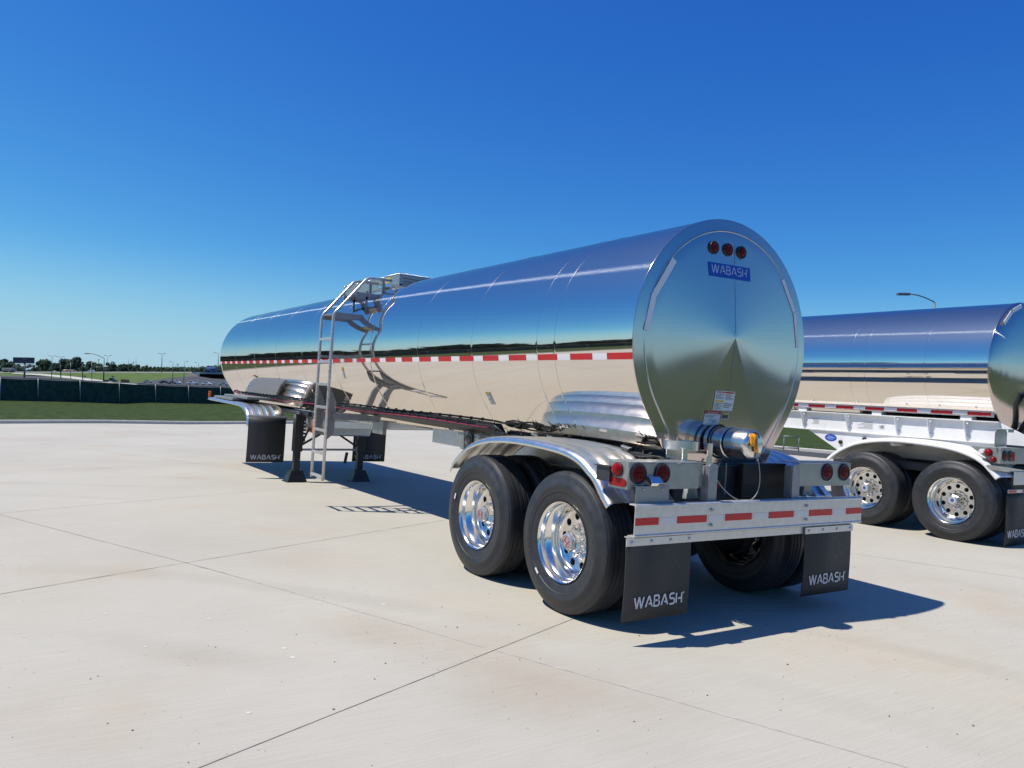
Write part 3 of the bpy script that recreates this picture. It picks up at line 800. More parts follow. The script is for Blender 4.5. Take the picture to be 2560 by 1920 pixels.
# ------------------------------------------------ rear bumper, light boxes, flaps
mb = MB()
zt, zb_ = .936, .714
c_out = [(.075, zt-.006), (.070, zt)]+[(.014+.014*math.cos(a), zt-.014+.014*math.sin(a)) for a in frange(PI/2, PI, 6)]+[(.006, zt-.022), (.006, zb_+.022)]+[(.014+.014*math.cos(a), zb_+.014+.014*math.sin(a)) for a in frange(PI, 1.5*PI, 6)]+[(.070, zb_), (.075, zb_+.006)]
c_in = [(.068, zb_+.010), (.018, zb_+.010), (.014, zb_+.024), (.014, zt-.024), (.018, zt-.010), (.068, zt-.010)]
mb.prism(c_out+c_in, -1.292, 1.30)
bump_ = mb.build('rear_bumper', M_CHANNEL, T1, bevel=.003)
for a, b in ((-1.289, -1.075), (-.899, -.604), (-.41, -.117), (.08, .381), (.576, .878), (1.075, 1.295)):
    mb = MB(); mb.box(a, b, .0035, .0055, .796, .846); mb.build('reflector', M_RED, bump_)
mb = MB(); mb.box(-1.06, -.92, .0037, .0055, .800, .842); mb.box(-.585, -.43, .0037, .0055, .800, .842); mb.box(-.10, .065, .0037, .0055, .80, .842); mb.box(.40, .56, .0037, .0055, .80, .842); mb.box(.895, 1.06, .0037, .0055, .80, .842)
build_each(mb, 'white_reflector', mat('bumper_white', (.62, .65, .67), .4, .3), bump_)
mb = MB()
for x, z in ((-.56, .88), (-.56, .772), (.535, .88), (.535, .772)):
    mb.lathe([(.006, .014), (-.002, .014), (-.004, .010)], (x, 0, z), 'y', 6, 0, False); mb.lathe([(-.002, .008), (-.012, .008), (-.014, .0001)], (x, 0, z), 'y', 10, 0)
build_each(mb, 'bolt', M_BOLT, bump_, 2)
mb = MB(); mb.box(-1.30, 1.20, .030, .036, .655, .712); mb.box(-1.30, 1.20, .037, .09, .706, .712); build_each(mb, 'flap_hanger', M_CHANNEL, T1)
def mud_flap(x0, x1, z0, z1, y, name='mud_flap', txt=None, clamp=True):
    mb = MB(); n = 8; g = []
    for s_ in (0, 1):
        for j in range(n+1): pass
    rings = []
    for j in range(n+1):
        z = lerp(z0, z1, j/n); dy = .012*math.sin(j/n*PI)*(1 if j < n else 0)
        rings.append([(x0, y-dy, z), (x1, y-dy*.6, z)])
    mb.loft(rings, False); o = mb.build(name, M_FLAP, T1, solid=.008)
    lt = MB(); (tx0, tx1, tz0, th) = txt
    letters(lt, 'WABASH', (tx0, y-.0195, tz0), (1, 0, 0), (0, 0, 1), (0, -1, 0), th, tx1-tx0, .18, tm=True)
    lt.build('lettering', M_LETTER, o)
    if clamp:
        mb = MB(); mb.box(x0-.004, x1+.01, y-.016, y-.008, z1-.052, z1); mb.build('clamp_bar', M_CHANNEL, o)
        mb = MB()
        for k in range(4):
            x = lerp(x0+.04, x1-.03, k/3); mb.lathe([(-.014, .012), (-.022, .011), (-.026, .0001)], (x, y, z1-.026), 'y', 10)
        build_each(mb, 'bolt', M_BOLT, o, sharp=40)
    return o
mud_flap(-1.345, -.735, .157, .712, .024, txt=(-1.255, -.815, .245, .070))
mud_flap(.552, 1.180, .152, .704, .024, txt=(.625, 1.085, .245, .070))

def tail_light(x, z, y, parent):
    mb = MB()
    mb.lathe([(0, .073), (-.012, .072), (-.016, .066), (-.012, .057)], (x, y, z), 'y', 36, 0)
    mb.lathe([(-.009, .058), (-.012, .05), (-.013, .0001)], (x, y, z), 'y', 36, 1)
    for k in range(7):
        a = 2*PI*k/6; rr = .03 if k < 6 else 0
        mb.lathe([(-.012, .012), (-.0165, .008), (-.017, .0001)], (x+rr*math.cos(a), y, z+rr*math.sin(a)), 'y', 10, 1)
    return mb.build('tail_light', [M_BLACK, M_LENS], parent, sharp=40)
BY = .085
mb = MB()
mb.box(-1.300, -.62, BY, BY+.004, 1.024, 1.206); mb.box(-1.304, -1.300, BY+.004, BY+.20, 1.024, 1.206)
mb.box(-1.304, -.60, BY-.002, BY+.2, 1.207, 1.213); mb.box(-.62, -.612, BY+.004, BY+.1, 1.03, 1.205); mb.box(-.612, -.57, BY+.012, BY+.02, 1.03, 1.205)
lb = mb.build('light_box', M_PLATE, T1, bevel=.002)
tail_light(-1.215, 1.134, BY, lb); tail_light(-.993, 1.133, BY, lb)
mb = MB(); mb.lathe([(0, .050), (-.010, .050), (-.014, .044)], (-1.304, BY+.10, 1.152), 'x', 28, 0); mb.lathe([(-.012, .045), (-.026, .040), (-.036, .03), (-.042, .028), (-.047, .018), (-.048, .0001)], (-1.304, BY+.10, 1.152), 'x', 28, 1)
mb.build('side_marker', [M_BLACK, M_LENSB], lb, sharp=40)
mb = MB(); pl = [(BY+.10+.062*sx+.028*math.cos(a), 1.067+.028*math.sin(a)) for sx, a0 in ((1, -PI/2), (-1, PI/2)) for a in frange(a0, a0+PI, 8)]
mb.prism(pl, -1.312, -1.3045); mb.build('side_reflector', M_LENSB, lb, bevel=.002)
mb = MB(); mb.box(-1.33, -1.304, BY+.16, BY+.30, 1.06, 1.16); mb.box(-1.345, -1.29, BY+.15, BY+.31, 1.161, 1.167); mb.build('side_box', M_DARK, lb)
mb = MB(); mb.box(-1.255, -.945, .052, .056, .925, 1.052); mb.box(-1.255, -.945, .056, .11, 1.049, 1.053)
pb = mb.build('plate_bracket', M_GALV, T1, bevel=.002)
mb = MB()
for x in (-1.185, -1.01): mb.lathe([(.0, .010), (-.007, .009), (-.009, .0001)], (x, .052, 1.032), 'y', 10)
build_each(mb, 'bolt', M_BOLT, pb)
mb = MB()
pl = [(BY-.002, 1.055), (BY-.062, 1.055), (BY-.07, 1.075), (BY-.055, 1.10), (BY-.03, 1.118), (BY-.002, 1.118)]
mb.prism(pl, -1.145, -1.04, 'yz', 0)
for k in range(6): mb.box(-1.075+k*.011, -1.069+k*.011, BY-.074, BY-.066, 1.05, 1.078, 1)
mb.build('plate_lamp', [M_CHROME, M_GALV], lb, bevel=.006)
mb = MB(); mb.box(.525, 1.232, BY, BY+.004, 1.024, 1.208); mb.box(1.232, 1.236, BY+.004, BY+.2, 1.024, 1.208); mb.box(.52, 1.236, BY-.002, BY+.2, 1.209, 1.215)
rb = mb.build('light_box', M_PLATE, T1, bevel=.002)
tail_light(.897, 1.138, BY, rb); tail_light(1.132, 1.137, BY, rb)
def upright(x0, x1):
    mb = MB(); zt_ = 1.205; r_ = .022
    pl = [(x0, .93), (x1, .93), (x1, zt_-r_)]+[(x1-r_+r_*math.cos(a), zt_-r_+r_*math.sin(a)) for a in frange(0, PI/2, 5)][1:]+[(x0+r_-r_*math.cos(a), zt_-r_+r_*math.sin(a)) for a in frange(PI/2, 0, 5)]
    mb.prism(pl, .05, .062, 'xz'); mb.box(x0, x0+.01, .062, .13, .935, 1.19)
    return mb.build('upright', M_GALV, T1, bevel=.003)
upright(-.555, -.463); upright(.405, .50)

# ------------------------------------------------ frame, axles, wheels
mb = MB()
for s_ in (-1, 1):
    mb.box(s_*.50-.05, s_*.50+.05, .42, 4.4, 1.0, 1.17)
    mb.prism([(4.4, 1.155), (4.4, 1.20), (7.9, 1.04), (9.0, 1.0), (9.0, .90), (7.9, .93)], s_*.47-.03, s_*.47+.03)
build_each(mb, 'frame_rail', M_CHANNEL, T1, 2, bevel=.006)
mb = MB()
mb.box(-.55, .55, .40, .43, .80, 1.16); mb.box(-.45, .45, 1.35, 1.5, .75, 1.0); mb.box(-.45, .45, 2.6, 2.75, .75, 1.0)
for s_ in (-1, 1):
    mb.box(s_*.50-.07, s_*.50+.07, .5, 2.7, .62, .985); mb.lathe([(-.09, .001), (-.09, .10), (.09, .10), (.09, .001)], (s_*.5, 1.15, .72), 'z', 20)
    mb.prism([(.44, 1.16), (.44, .95), (.9, .62), (1.0, .62), (.7, 1.16)], s_*.42-.01, s_*.42+.01)
build_each(mb, 'subframe', M_DARK, T1, bevel=.006)
mb = MB(); mb.box(-.40, -.06, .37, .395, .98, 1.04); mb.build('rear_reflector', mat('dull_red', (.28, .012, .02), .5), T1)
mb = MB(); mb.bar((-.10, .36, 1.18), (-.22, .36, .97), .012, .012); mb.bar((-.02, .36, 1.18), (-.02, .36, .93), .01, .01); mb.bar((.25, .36, 1.15), (.25, .36, .92), .01, .01); build_each(mb, 'air_line', M_GALV, T1)
mb = MB(); mb.box(.12, .66, .30, .36, .86, 1.185); mb.box(-.56, .70, .62, .64, .70, 1.16); build_each(mb, 'splash_panel', M_BLACK, T1, bevel=.01)
for y in (.80, 2.06):
    mb = MB(); mb.lathe([(-.95, .001), (-.95, .07), (.95, .07), (.95, .001)], (0, y, TR), 'x', 20)
    for s_ in (-1, 1): mb.lathe([(-.06, .2), (.06, .2), (.06, .05)], (s_*.62, y, TR), 'x', 28)
    mb.build('axle', M_DARK, T1)
w0, _ = make_wheel(T1, 'H'); n = 0
for y in (.80, 2.06):
    for s_ in (-1, 1):
        for k in (0, 1):
            if k == 0: place_wheel(w0, n, T1, s_*1.283, y, TR, s_, {(-1, .80): 40, (-1, 2.06): 0}.get((s_, y), 15))
            else:
                w = copy_tree(w0, T1); w.location = (s_*.655, y, TR); w.rotation_euler = (.3, 0, PI if s_ < 0 else 0)
            n += 1
# white balance tags on the two near tyres
mb = MB()
for y, a in ((.80, 226), (2.06, 162)):
    c, s_ = math.cos(R(a)), math.sin(R(a)); cy_, cz_ = y-.375*c, TR+.375*s_
    mb.obox((-1.306, cy_, cz_), (.0025, 0, 0), (0, .026*s_, .026*c), (0, .008*c, -.008*s_))
build_each(mb, 'tyre_tag', M_WHITE, T1)
# ------------------------------------------------ fenders
def fender(path, xo, xi, ribs, name, m, lip=.055):
    """sheet bent along a (y, z) path; xo outer edge with a turned-down lip, xi inner edge"""
    P = [Vector(p) for p in path]; Q = []
    for i in range(len(P)-1):                     # smooth the path
        p0, p1, p2, p3 = P[max(i-1, 0)], P[i], P[i+1], P[min(i+2, len(P)-1)]
        for k in range(5):
            t = k/5; Q.append(.5*((2*p1)+(p2-p0)*t+(2*p0-5*p1+4*p2-p3)*t*t+(3*p1-p0-3*p2+p3)*t**3))
    Q.append(P[-1]); rings = []
    sg = 1 if xi > xo else -1
    cen = Vector((sum(p.x for p in P)/len(P), min(p.y for p in P)-.35))
    for i, p in enumerate(Q):
        d = (Q[min(i+1, len(Q)-1)]-Q[max(i-1, 0)]).normalized(); n_ = Vector((d.y, -d.x))
        if n_.dot(p-cen) < 0: n_ = -n_
        row = [(xo, -lip), (xo+sg*.002, -lip*.6), (xo+sg*.012, -.018), (xo+sg*.030, -.004), (xo+sg*.05, 0)]
        for r_ in ribs: row += [(r_-sg*.014, 0), (r_-sg*.005, .006), (r_+sg*.005, .006), (r_+sg*.014, 0)]
        row += [(xi-sg*.01, 0), (xi, -.012)]
        rings.append([(x, p.x+n_.x*h, p.y+n_.y*h) for x, h in row])
    mb = MB(); mb.loft(rings, False); return mb.build(name, m, T1, solid=.004, sharp=60)
fp = [(.265, .905), (.33, .965), (.426, 1.07), (.51, 1.125), (.64, 1.195), (.83, 1.24), (1.126, 1.262), (1.512, 1.268), (1.83, 1.25), (2.05, 1.215), (2.283, 1.145), (2.46, 1.04), (2.56, .955), (2.606, .885)]
fender(fp, -1.292, -.66, (-1.17, -1.03, -.89, -.76), 'fender', M_ALUW)
fender(fp, 1.292, .66, (1.17, 1.03, .89, .76), 'fender', M_ALUW)
# brackets and the black rod under the fender's rear end
mb = MB(); mb.prism([(-.66, .94), (-.53, .94), (-.56, 1.02), (-.64, 1.04)], .16, .20, 'xz'); mb.prism([(.70, .94), (.84, .94), (.80, 1.03), (.72, 1.03)], .16, .2, 'xz')
build_each(mb, 'fender_bracket', M_PLATE, T1)
# wiring that runs along the tank's foot above the fender
rnd = random.Random(5)
mb = MB()
for k in range(9):
    pts = []; x0, z0 = -.70-.02*(k % 3), 1.215+.012*(k//3); ph = rnd.uniform(0, 6)
    for i in range(36):
        y = lerp(2.75, .32+.05*(k % 4), i/35)
        pts.append((x0+.018*math.sin(i*.7+ph)+rnd.uniform(-.003, .003), y, z0-.012+.012*math.sin(i*.53+ph*2)+rnd.uniform(-.006, .006)+.03*max(0, 1-abs(y-1.55)*2)))
    mb.tube(pts, rnd.choice([.006, .008, .010]), 6)
for k in range(16):
    y = rnd.uniform(.5, 2.6); mb.obox((-.715, y, 1.225), (.03, 0, 0), (0, .006, 0), (0, 0, .034)); mb.tube([(-.73, y, 1.26), (-.75, y+.02, 1.30), (-.76, y+.05, 1.28)], .0035, 5)
mb.build('wiring', M_CABLE, T1)
mb = MB()
for y in (.75, 1.2, 1.75, 2.0): mb.obox((-.735, y, 1.262), (.015, 0, 0), (0, .05, .006), (0, 0, .008))
build_each(mb, 'cable_clip', M_BOLT, T1, bevel=.004)
mb = MB(); mb.box(-.66, -.55, .38, 2.7, 1.14, 1.205); mb.build('wire_tray', M_DARK, T1, bevel=.01)
mb = MB(); mb.tube([(-.70, 2.72, 1.215)]+[(-.72+.02*math.sin(k), 2.72-.12*k, 1.245-.004*k) for k in range(9)], .005, 5)
for k in range(0, 9, 2): mb.obox((-.72, 2.72-.12*k, 1.252), (.01, 0, 0), (0, .012, 0), (0, 0, .012))
mb.build('loose_wire', M_CABLE, T1)
# small support bracket with a round work lamp ahead of the fender
mb = MB(); mb.prism([(3.645, 1.178), (3.525, 1.178), (3.525, .99), (3.56, .99), (3.645, 1.05)], -.625, -.612); mb.prism([(3.48, 1.178), (3.20, 1.178), (3.20, 1.055), (3.48, 1.055)], -.62, -.612); mb.box(-.625, -.45, 3.505, 3.52, .99, 1.178); mb.box(-.615, -.42, 3.19, 3.2, 1.05, 1.178)
br = mb.build('lamp_bracket', M_PLATE, T1)
mb = MB(); mb.lathe([(-.62, .001), (-.645, .03), (-.652, .058), (-.645, .068), (-.62, .068)], (0, 3.365, 1.118), 'x', 28); mb.build('work_lamp', M_BLACK, br, sharp=50)
mb = MB(); mb.lathe([(-.655, .046), (-.656, .04), (-.654, .0001)], (0, 3.365, 1.118), 'x', 24); mb.build('lens', M_GLASS, br)

# ------------------------------------------------ ladder, handrails, steps
LX = -1.30; YN, YFAR = 6.0, 6.46
mb = MB()
def rail(y):
    pts = [(LX, y, .34), (LX, y, 1.4), (LX, y, 2.50)]
    for k in range(1, 7): a = PI/2*.56*k/6; pts.append((LX+.16*(1-math.cos(a)), y, 2.50+.16*math.sin(a)))
    x, z = pts[-1][0], pts[-1][2]; pts.append((x+.36, y, z+.44))
    for k in range(1, 7): a = k/6; pts.append((x+.36+.10*a, y, z+.44+.075*a-.04*a*a))
    pts.append((-.50, y, pts[-1][2]+.005)); return pts
for y in (YN, YFAR): mb.tube(rail(y), .020, 12)
lad = mb.build('ladder', M_LADDER, T1)
mb = MB()
for k in range(7):
    z = .385+.3075*k; mb.box(LX-.016, LX+.02, YN, YFAR, z-.018, z+.018)
build_each(mb, 'rung', M_LADDER, lad, bevel=.004)
mb = MB()
for y in (YN+.03, YFAR+.03):
    mb.prism([(LX, .86), (LX+.12, .96), (LX+.13, 1.38), (LX+.02, 1.62), (LX, 1.62)], y, y+.006, 'xz')
build_each(mb, 'ladder_bracket', M_GALV, lad)
mb = MB()
mb.bar((LX+.08, YN+.03, 1.2), (-.55, YN+.03, 1.18), .05, .08); mb.bar((LX+.08, YFAR+.03, 1.2), (-.55, YFAR+.03, 1.18), .05, .08); mb.bar((LX+.03, YN, 2.0), (-.98, YN, 2.0), .03, .03); mb.bar((LX+.03, YFAR, 2.0), (-.98, YFAR, 2.0), .03, .03)
build_each(mb, 'standoff', M_GALV, lad)
for (x0, x1, z) in ((-1.29, -.84, 2.555), (-1.0, -.62, 2.86)):
    mb = MB(); mb.box(x0, x0+.16, YN, YFAR, z, z+.012)
    for y in (YN, YFAR): mb.box(x0, x1, y-.004, y+.004, z-.05, z+.03)
    for k in range(5): mb.box(x0+.015+k*.028, x0+.03+k*.028, YN+.01, YFAR-.01, z+.012, z+.022)
    mb.build('step', M_GALV, lad)
mb = MB()
for y in (YN, YFAR):
    mb.box(-.865, -.835, y-.005, y+.005, 2.52, 2.92); mb.box(-.635, -.60, y-.005, y+.005, 2.84, 3.10); mb.box(-.88, -.6, y-.005, y+.005, 2.80, 2.84)
build_each(mb, 'riser', M_GALV, lad)
# catwalk tray on top of the tank
mb = MB()
mb.box(-.36, -.352, 6.06, 8.2, 3.035, 3.235); mb.box(.352, .36, 6.06, 8.2, 3.035, 3.235); mb.box(-.352, .352, 6.06, 6.068, 3.09, 3.235); mb.box(-.352, .352, 8.19, 8.2, 3.09, 3.235)
mb.box(-.352, .352, 6.068, 8.19, 3.225, 3.231)
for k in range(24):
    x = -.35+k*.0304; mb.lathe([(0, .012), (.008, .009), (.010, .0001)], (x, 6.066, 3.236), 'z', 8, 1)
for k in range(50): mb.lathe([(0, .012), (.008, .009), (.010, .0001)], (-.356, 6.07+k*.043, 3.236), 'z', 8, 1)
for i in range(1, 23):
    for j in range(0, 50, 2): mb.lathe([(0, .010), (.006, .007), (.0065, .0001)], (-.35+i*.0304, 6.10+j*.042, 3.231), 'z', 6, 1)
cw = mb.build('catwalk', [M_PLATE, M_CHROME], T1)
mb = MB()
for z in (3.13, 3.17): mb.box(-.3, .3, 6.057, 6.0605, z, z+.008)
mb.build('perforation', M_DARK, cw)
mb = MB(); mb.box(-.364, -.3605, 6.36, 6.60, 3.135, 3.21); mb.build('side_label', M_YEL, cw)
mb = MB(); mb.prism([(-.62, 2.90), (-.34, 3.02), (-.34, 3.05), (-.62, 2.94)], 6.06, 6.5, 'xz'); mb.box(-.5, -.36, 6.2, 6.45, 3.04, 3.09); mb.build('catwalk_bracket', M_ALU, T1)

# ------------------------------------------------ front underside: wings, flaps, box, landing gear
wp = [(10.06, .80), (10.10, .93), (10.2, 1.04), (10.38, 1.12), (10.65, 1.165), (11.1, 1.18), (11.9, 1.185), (12.9, 1.19), (13.45, 1.195)]
fender(wp, -1.29, -.62, (-1.17, -1.04, -.91, -.78), 'front_fender', M_ALUW, .05)
fender(wp, 1.29, .62, (1.17, 1.04, .91, .78), 'front_fender', M_ALUW, .05)
mb = MB(); mb.box(-1.24, -.72, 11.5, 13.1, 1.20, 1.25); mb.box(-1.15, -.62, 10.75, 12.6, 1.252, 1.30); build_each(mb, 'rubber_mat', M_GALV, T1, bevel=.01)
mb = MB(); mb.box(-1.30, -1.25, 13.32, 13.38, 1.205, 1.33); mb.build('amber_lamp', M_AMBER, T1, bevel=.008)
mb = MB(); mb.box(-1.29, -.58, 10.06, 10.10, .955, .995); mb.box(.58, 1.36, 10.06, 10.10, .955, .995); mb.box(-.62, .62, 10.06, 10.10, .93, .96); build_each(mb, 'flap_hanger', M_CHANNEL, T1)
mud_flap(-1.278, -.61, .157, .955, 10.05, txt=(-1.205, -.70, .215, .072), clamp=False)
mud_flap(.70, 1.37, .18, .955, 10.05, txt=(.745, 1.27, .235, .072), clamp=False)
mb = MB(); mb.prism([(-.50, 1.30), (-.50, 1.1), (-.40, .76), (.40, .76), (.5, 1.1), (.5, 1.3)], 8.55, 10.0, 'xz')
bx = mb.build('underbelly_box', mat('brushed_box', (.5, .51, .52), .3, .9, noise=(7, .12)), T1, bevel=.02)
mb = MB()
for (y, z, h) in ((9.5, 1.02, .16), (9.62, .86, .1), (9.25, .98, .1)): mb.obox((-.495+.08*(1.02-z)+.004, y, z-.02), (.002, 0, 0), (0, .05, 0), (.0, 0, h/2))
build_each(mb, 'data_label', M_STICK, bx)
mb = MB(); mb.box(-.60, -.53, 8.55, 8.63, .79, .90); mb.box(-.60, -.53, 8.55, 8.63, .905, 1.03); build_each(mb, 'amber_marker', M_AMBER, T1, bevel=.01)
mb = MB(); mb.box(-.52, -.40, 6.3, 7.7, 1.09, 1.17); mb.build('hose_tray', M_ALU, T1, bevel=.01)
mb = MB(); mb.box(-.56, -.50, 5.85, 6.2, .98, 1.2); mb.build('frame_bracket', M_PLATE, T1, bevel=.004)
GZ = slope(0, 9.4)
for s_ in (-1, 1):
    mb = MB(); x = s_*.585
    mb.box(x-.075, x+.075, 9.32, 9.47, .42, 1.07); mb.box(x-.055, x+.055, 9.34, 9.45, GZ+.12, .43)
    lg = mb.build('landing_leg', M_BLACK, T1, bevel=.008)
    mb = MB(); z = GZ
    b0 = [(x-.17, 9.25, z+.012), (x+.17, 9.25, z+.012), (x+.17, 9.54, z+.012), (x-.17, 9.54, z+.012)]; b1 = [(x-.10, 9.30, z+.2), (x+.10, 9.30, z+.2), (x+.10, 9.49, z+.2), (x-.10, 9.49, z+.2)]
    mb.loft([[(q[0], q[1], z) for q in b0], b0, b1], True, True, False); mb.box(x-.19, x+.19, 9.235, 9.555, z, z+.012); mb.box(x-.055, x+.055, 9.236, 9.25, z+.095, z+.108)
    mb.build('sand_shoe', M_BLACK, lg, bevel=.004)
    mb = MB(); mb.bar((x-s_*.03, 9.36, .47), (s_*.36, 9.3, .98), .035, .035); mb.bar((x-s_*.03, 9.42, .50), (s_*.12, 9.42, .76), .05, .03); build_each(mb, 'brace', M_BLACK, lg)
    if s_ < 0:
        mb = MB()
        for k in range(7): mb.box(x+.076, x+.105, 9.30, 9.35, .60+.06*k, .635+.06*k)
        mb.tube([(x-.02, 9.33, 1.05), (x, 9.33, 1.12), (x+.04, 9.33, 1.04), (x+.06, 9.33, 1.12), (x+.085, 9.33, 1.0)], .012, 6); mb.build('gearbox', M_BLACK, lg)
mb = MB(); mb.bar((-.50, 9.36, .455), (.48, 9.36, .465), .04, .035); mb.build('crossbar', M_GALV, T1, bevel=.004)
mb = MB(); mb.bar((.30, 9.3, .42), (.27, 9.3, .22), .05, .02); mb.build('crank_handle', M_BLACK, T1)
mb = MB(); mb.box(-.56, .56, 9.0, 13.2, 1.05, 1.13); mb.build('fifth_wheel_plate', M_DARK, T1, bevel=.01)

# ================================================================= THE SECOND TRAILER
T2 = thing('tanker_trailer', 'shiny tank trailer with white frame rails and white fenders, behind the nearer trailer', 'tank trailer', (6.87, 0, .07))
R2, Z2, Y2 = .914, 2.355, 1.2
def circle(r_, n=110): return [(r_*math.cos(2*PI*k/n), r_*math.sin(2*PI*k/n)) for k in range(n)]
prof2 = [(x, Z2+z) for x, z in circle(R2)]
mb = MB(); mb.loft(loft_tank(prof2, frange(Y2+.012, 13.2, 36), [2.05, 2.95, 3.2, 4.6, 6.1, 7.6, 9.1, 10.6], Z2), True, False, True)
bar2 = mb.build('tank_barrel', M_MIRROR, T2, sharp=50); seam_rings(prof2, [2.05, 2.95, 3.2, 4.6, 6.1, 7.6], Z2, bar2)
mb = MB(); mb.loft(head_rings(prof2, [(1, Y2+.013), (1.006, Y2+.004), (1.003, Y2-.003), (.97, Y2-.02), (.9, Y2-.05), (.75, Y2-.085), (.6, Y2-.11), (.45, Y2-.128), (.3, Y2-.142), (.15, Y2-.15), (.001, Y2-.152)], (0, Z2)), True, False, True)
hd2 = mb.build('rear_head', M_HEAD, T2, sharp=70)
mb = MB(); mb.loft(head_rings(prof2, [(1, 13.2), (.9, 13.32), (.6, 13.45), (.001, 13.5)], (0, Z2)), True, False, True); mb.build('front_head', M_HEAD, T2)
for (a0, a1) in ((103, 121), (122, 141), (40, 58), (59, 77)):
    mb = MB(); am = R((a0+a1)/2); c = Vector((.865*math.cos(am), Y2-.058, Z2+.865*math.sin(am)))
    tdir = Vector((-math.sin(am), 0, math.cos(am))); rd = Vector((math.cos(am), .06, math.sin(am)))
    mb.obox(c, tdir*.128, rd*.026, (0, .0035, 0)); mb.build('reflective_strip', M_REFL, hd2)
for x in (0, .2, .4):
    mb = MB(); mb.lathe([(Y2-.03, .055), (Y2-.075, .05), (Y2-.10, .03), (Y2-.105, .0001)], (x, 0, Z2+.72), 'y', 20); mb.build('marker_light', M_LENS, hd2)
mb = MB(); mb.box(-.672, -.660, Y2+.01, 13.0, 1.655, 1.748); mb.build('jacket_skirt', M_ALU, T2, bevel=.003)
mb = MB(); y = Y2+.05; red = True
while y < 12.9:
    l = .30 if red else .20; mb.box(-.676, -.673, y, y+l-.004, 1.672, 1.716, 0 if red else 1); y += l; red = not red
mb.build('reflective_tape', [M_RED, M_WHITE], bar2)
mb = MB()
for k in range(9): mb.box(-.655, -.5, 1.5+k*1.3, 1.65+k*1.3, 1.595, 1.66)
build_each(mb, 'saddle_block', M_WPAINT, T2)
for s_ in (-1, 1):
    mb = MB(); x = s_*.67
    mb.box(x-.012, x+.012, 1.12, 12.4, 1.315, 1.585); mb.box(x-.075 if s_ < 0 else x-.02, x+.02 if s_ < 0 else x+.075, 1.12, 12.4, 1.585, 1.60); mb.box(x-.05, x+.05, 1.12, 12.4, 1.30, 1.315); mb.prism([(1.12, 1.302), (1.12, 1.583), (.62, 1.35), (.62, 1.302)], x-.011, x+.011)
    fr = mb.build('frame_rail', M_WPAINT, T2, bevel=.002)
    for y in (1.53, 2.03, 2.51, 3.30, 4.10, 5.3, 6.6, 8., 9.4, 10.8):
        mb = MB(); xo = x+s_*.012
        mb.prism([(xo, 1.584), (xo+s_*.11, 1.584), (xo+s_*.11, 1.565), (xo+s_*.02, 1.33), (xo, 1.33)], y, y+.012, 'xz')
        mb.lathe([(y-.03, .012), (y, .012)], (xo+s_*.05, 0, 1.55), 'y', 8); mb.lathe([(y-.02, .010), (y, .010)], (xo+s_*.018, 0, 1.37), 'y', 8)
        mb.build('gusset', M_WPAINT, fr)
    mb = MB(); mb.prism([(4.02, 1.30), (3.45, 1.0), (1.0, 1.0), (.85, 1.1), (.85, 1.22), (1.12, 1.30)], x-.02, x-.012); mb.build('hanger_plate', M_WPAINT, T2)
    if s_ < 0:
        hp = T2.children[-1]
        mb = MB(); n = 28; mb.add([(x-.023, 3.60+.105*math.cos(2*PI*k/n), 1.195+.056*math.sin(2*PI*k/n)) for k in range(n)], [list(range(n))], 0)
        rnd = random.Random(2)
        for j, w in ((.022, .045), (.0, .075), (-.022, .05)):
            u = -w
            while u < w-.008: q = rnd.uniform(.006, .013); mb.box(x-.0245, x-.0235, 3.60-u-q, 3.60-u, 1.195+j-.006, 1.195+j+.006, 1); u += q+.004
        mb.build('badge', [M_BLUE, M_LETTERB], hp)
        mb = MB()
        for y, z in ((3.02, 1.215), (3.42, 1.14)): mb.lathe([(x-.02, .032), (x-.045, .03), (x-.05, .022), (x-.048, .0001)], (0, y, z), 'x', 18)
        build_each(mb, 'side_plug', M_BLACK, hp)
        mb = MB(); rnd = random.Random(9)
        for (y0, y1, z0, z1) in ((3.83, 3.98, 1.40, 1.50), (2.90, 3.16, 1.38, 1.49), (2.72, 2.82, 1.39, 1.46)):
            mb = MB(); mb.box(x-.015, x-.0125, y0, y1, z0, z1, 0)
            for k in range(5):
                z = lerp(z0+.01, z1-.02, k/4); mb.box(x-.0165, x-.0155, y0+.01, lerp(y1-.01, y0, rnd.choice([0, .2, .4])), z, z+.006, 1)
            mb.build('data_label', [M_STICK, M_GALV], fr)
fp2 = [(.84, .90), (.93, 1.0), (1.04, 1.10), (1.22, 1.185), (1.5, 1.25), (1.98, 1.283), (2.36, 1.276), (2.757, 1.21), (3.0, 1.11), (3.17, 1.0), (3.29, .89)]
for s_ in (-1, 1):
    o = fender(fp2, s_*1.27, s_*.69, tuple(s_*q for q in (1.14, 1.0, .86)), 'fender', M_WPAINT, .06); o.parent = T2
mb = MB()
mb.tube([(-1.30, 1.06, 1.21), (-.7, 1.06, 1.21)], .03, 14); mb.tube([(-1.22, 2.28, 1.20), (-.72, 2.28, 1.2)], .028, 14); build_each(mb, 'fender_tube', M_WPAINT, T2)
mb = MB(); mb.box(-.6, .6, 1.0, 3.6, .72, .98); mb.box(-1.0, 1.0, 1.4, 3.0, .85, .95); build_each(mb, 'subframe', M_DARK, T2, bevel=.01)
w2, _ = make_wheel(T2, 'ring'); n = 0
for y in (1.42, 2.66):
    mb = MB(); mb.lathe([(-.95, .001), (-.95, .07), (.95, .07), (.95, .001)], (0, y, TR), 'x', 20); mb.build('axle', M_DARK, T2)
    for s_ in (-1, 1):
        for k in (0, 1):
            if k == 0: place_wheel(w2, n, T2, s_*1.265, y, TR-.01, s_, 18 if y < 2 else 5)
            else:
                w = copy_tree(w2, T2); w.location = (s_*.64, y, TR-.01); w.rotation_euler = (.5, 0, PI if s_ < 0 else 0)
            n += 1
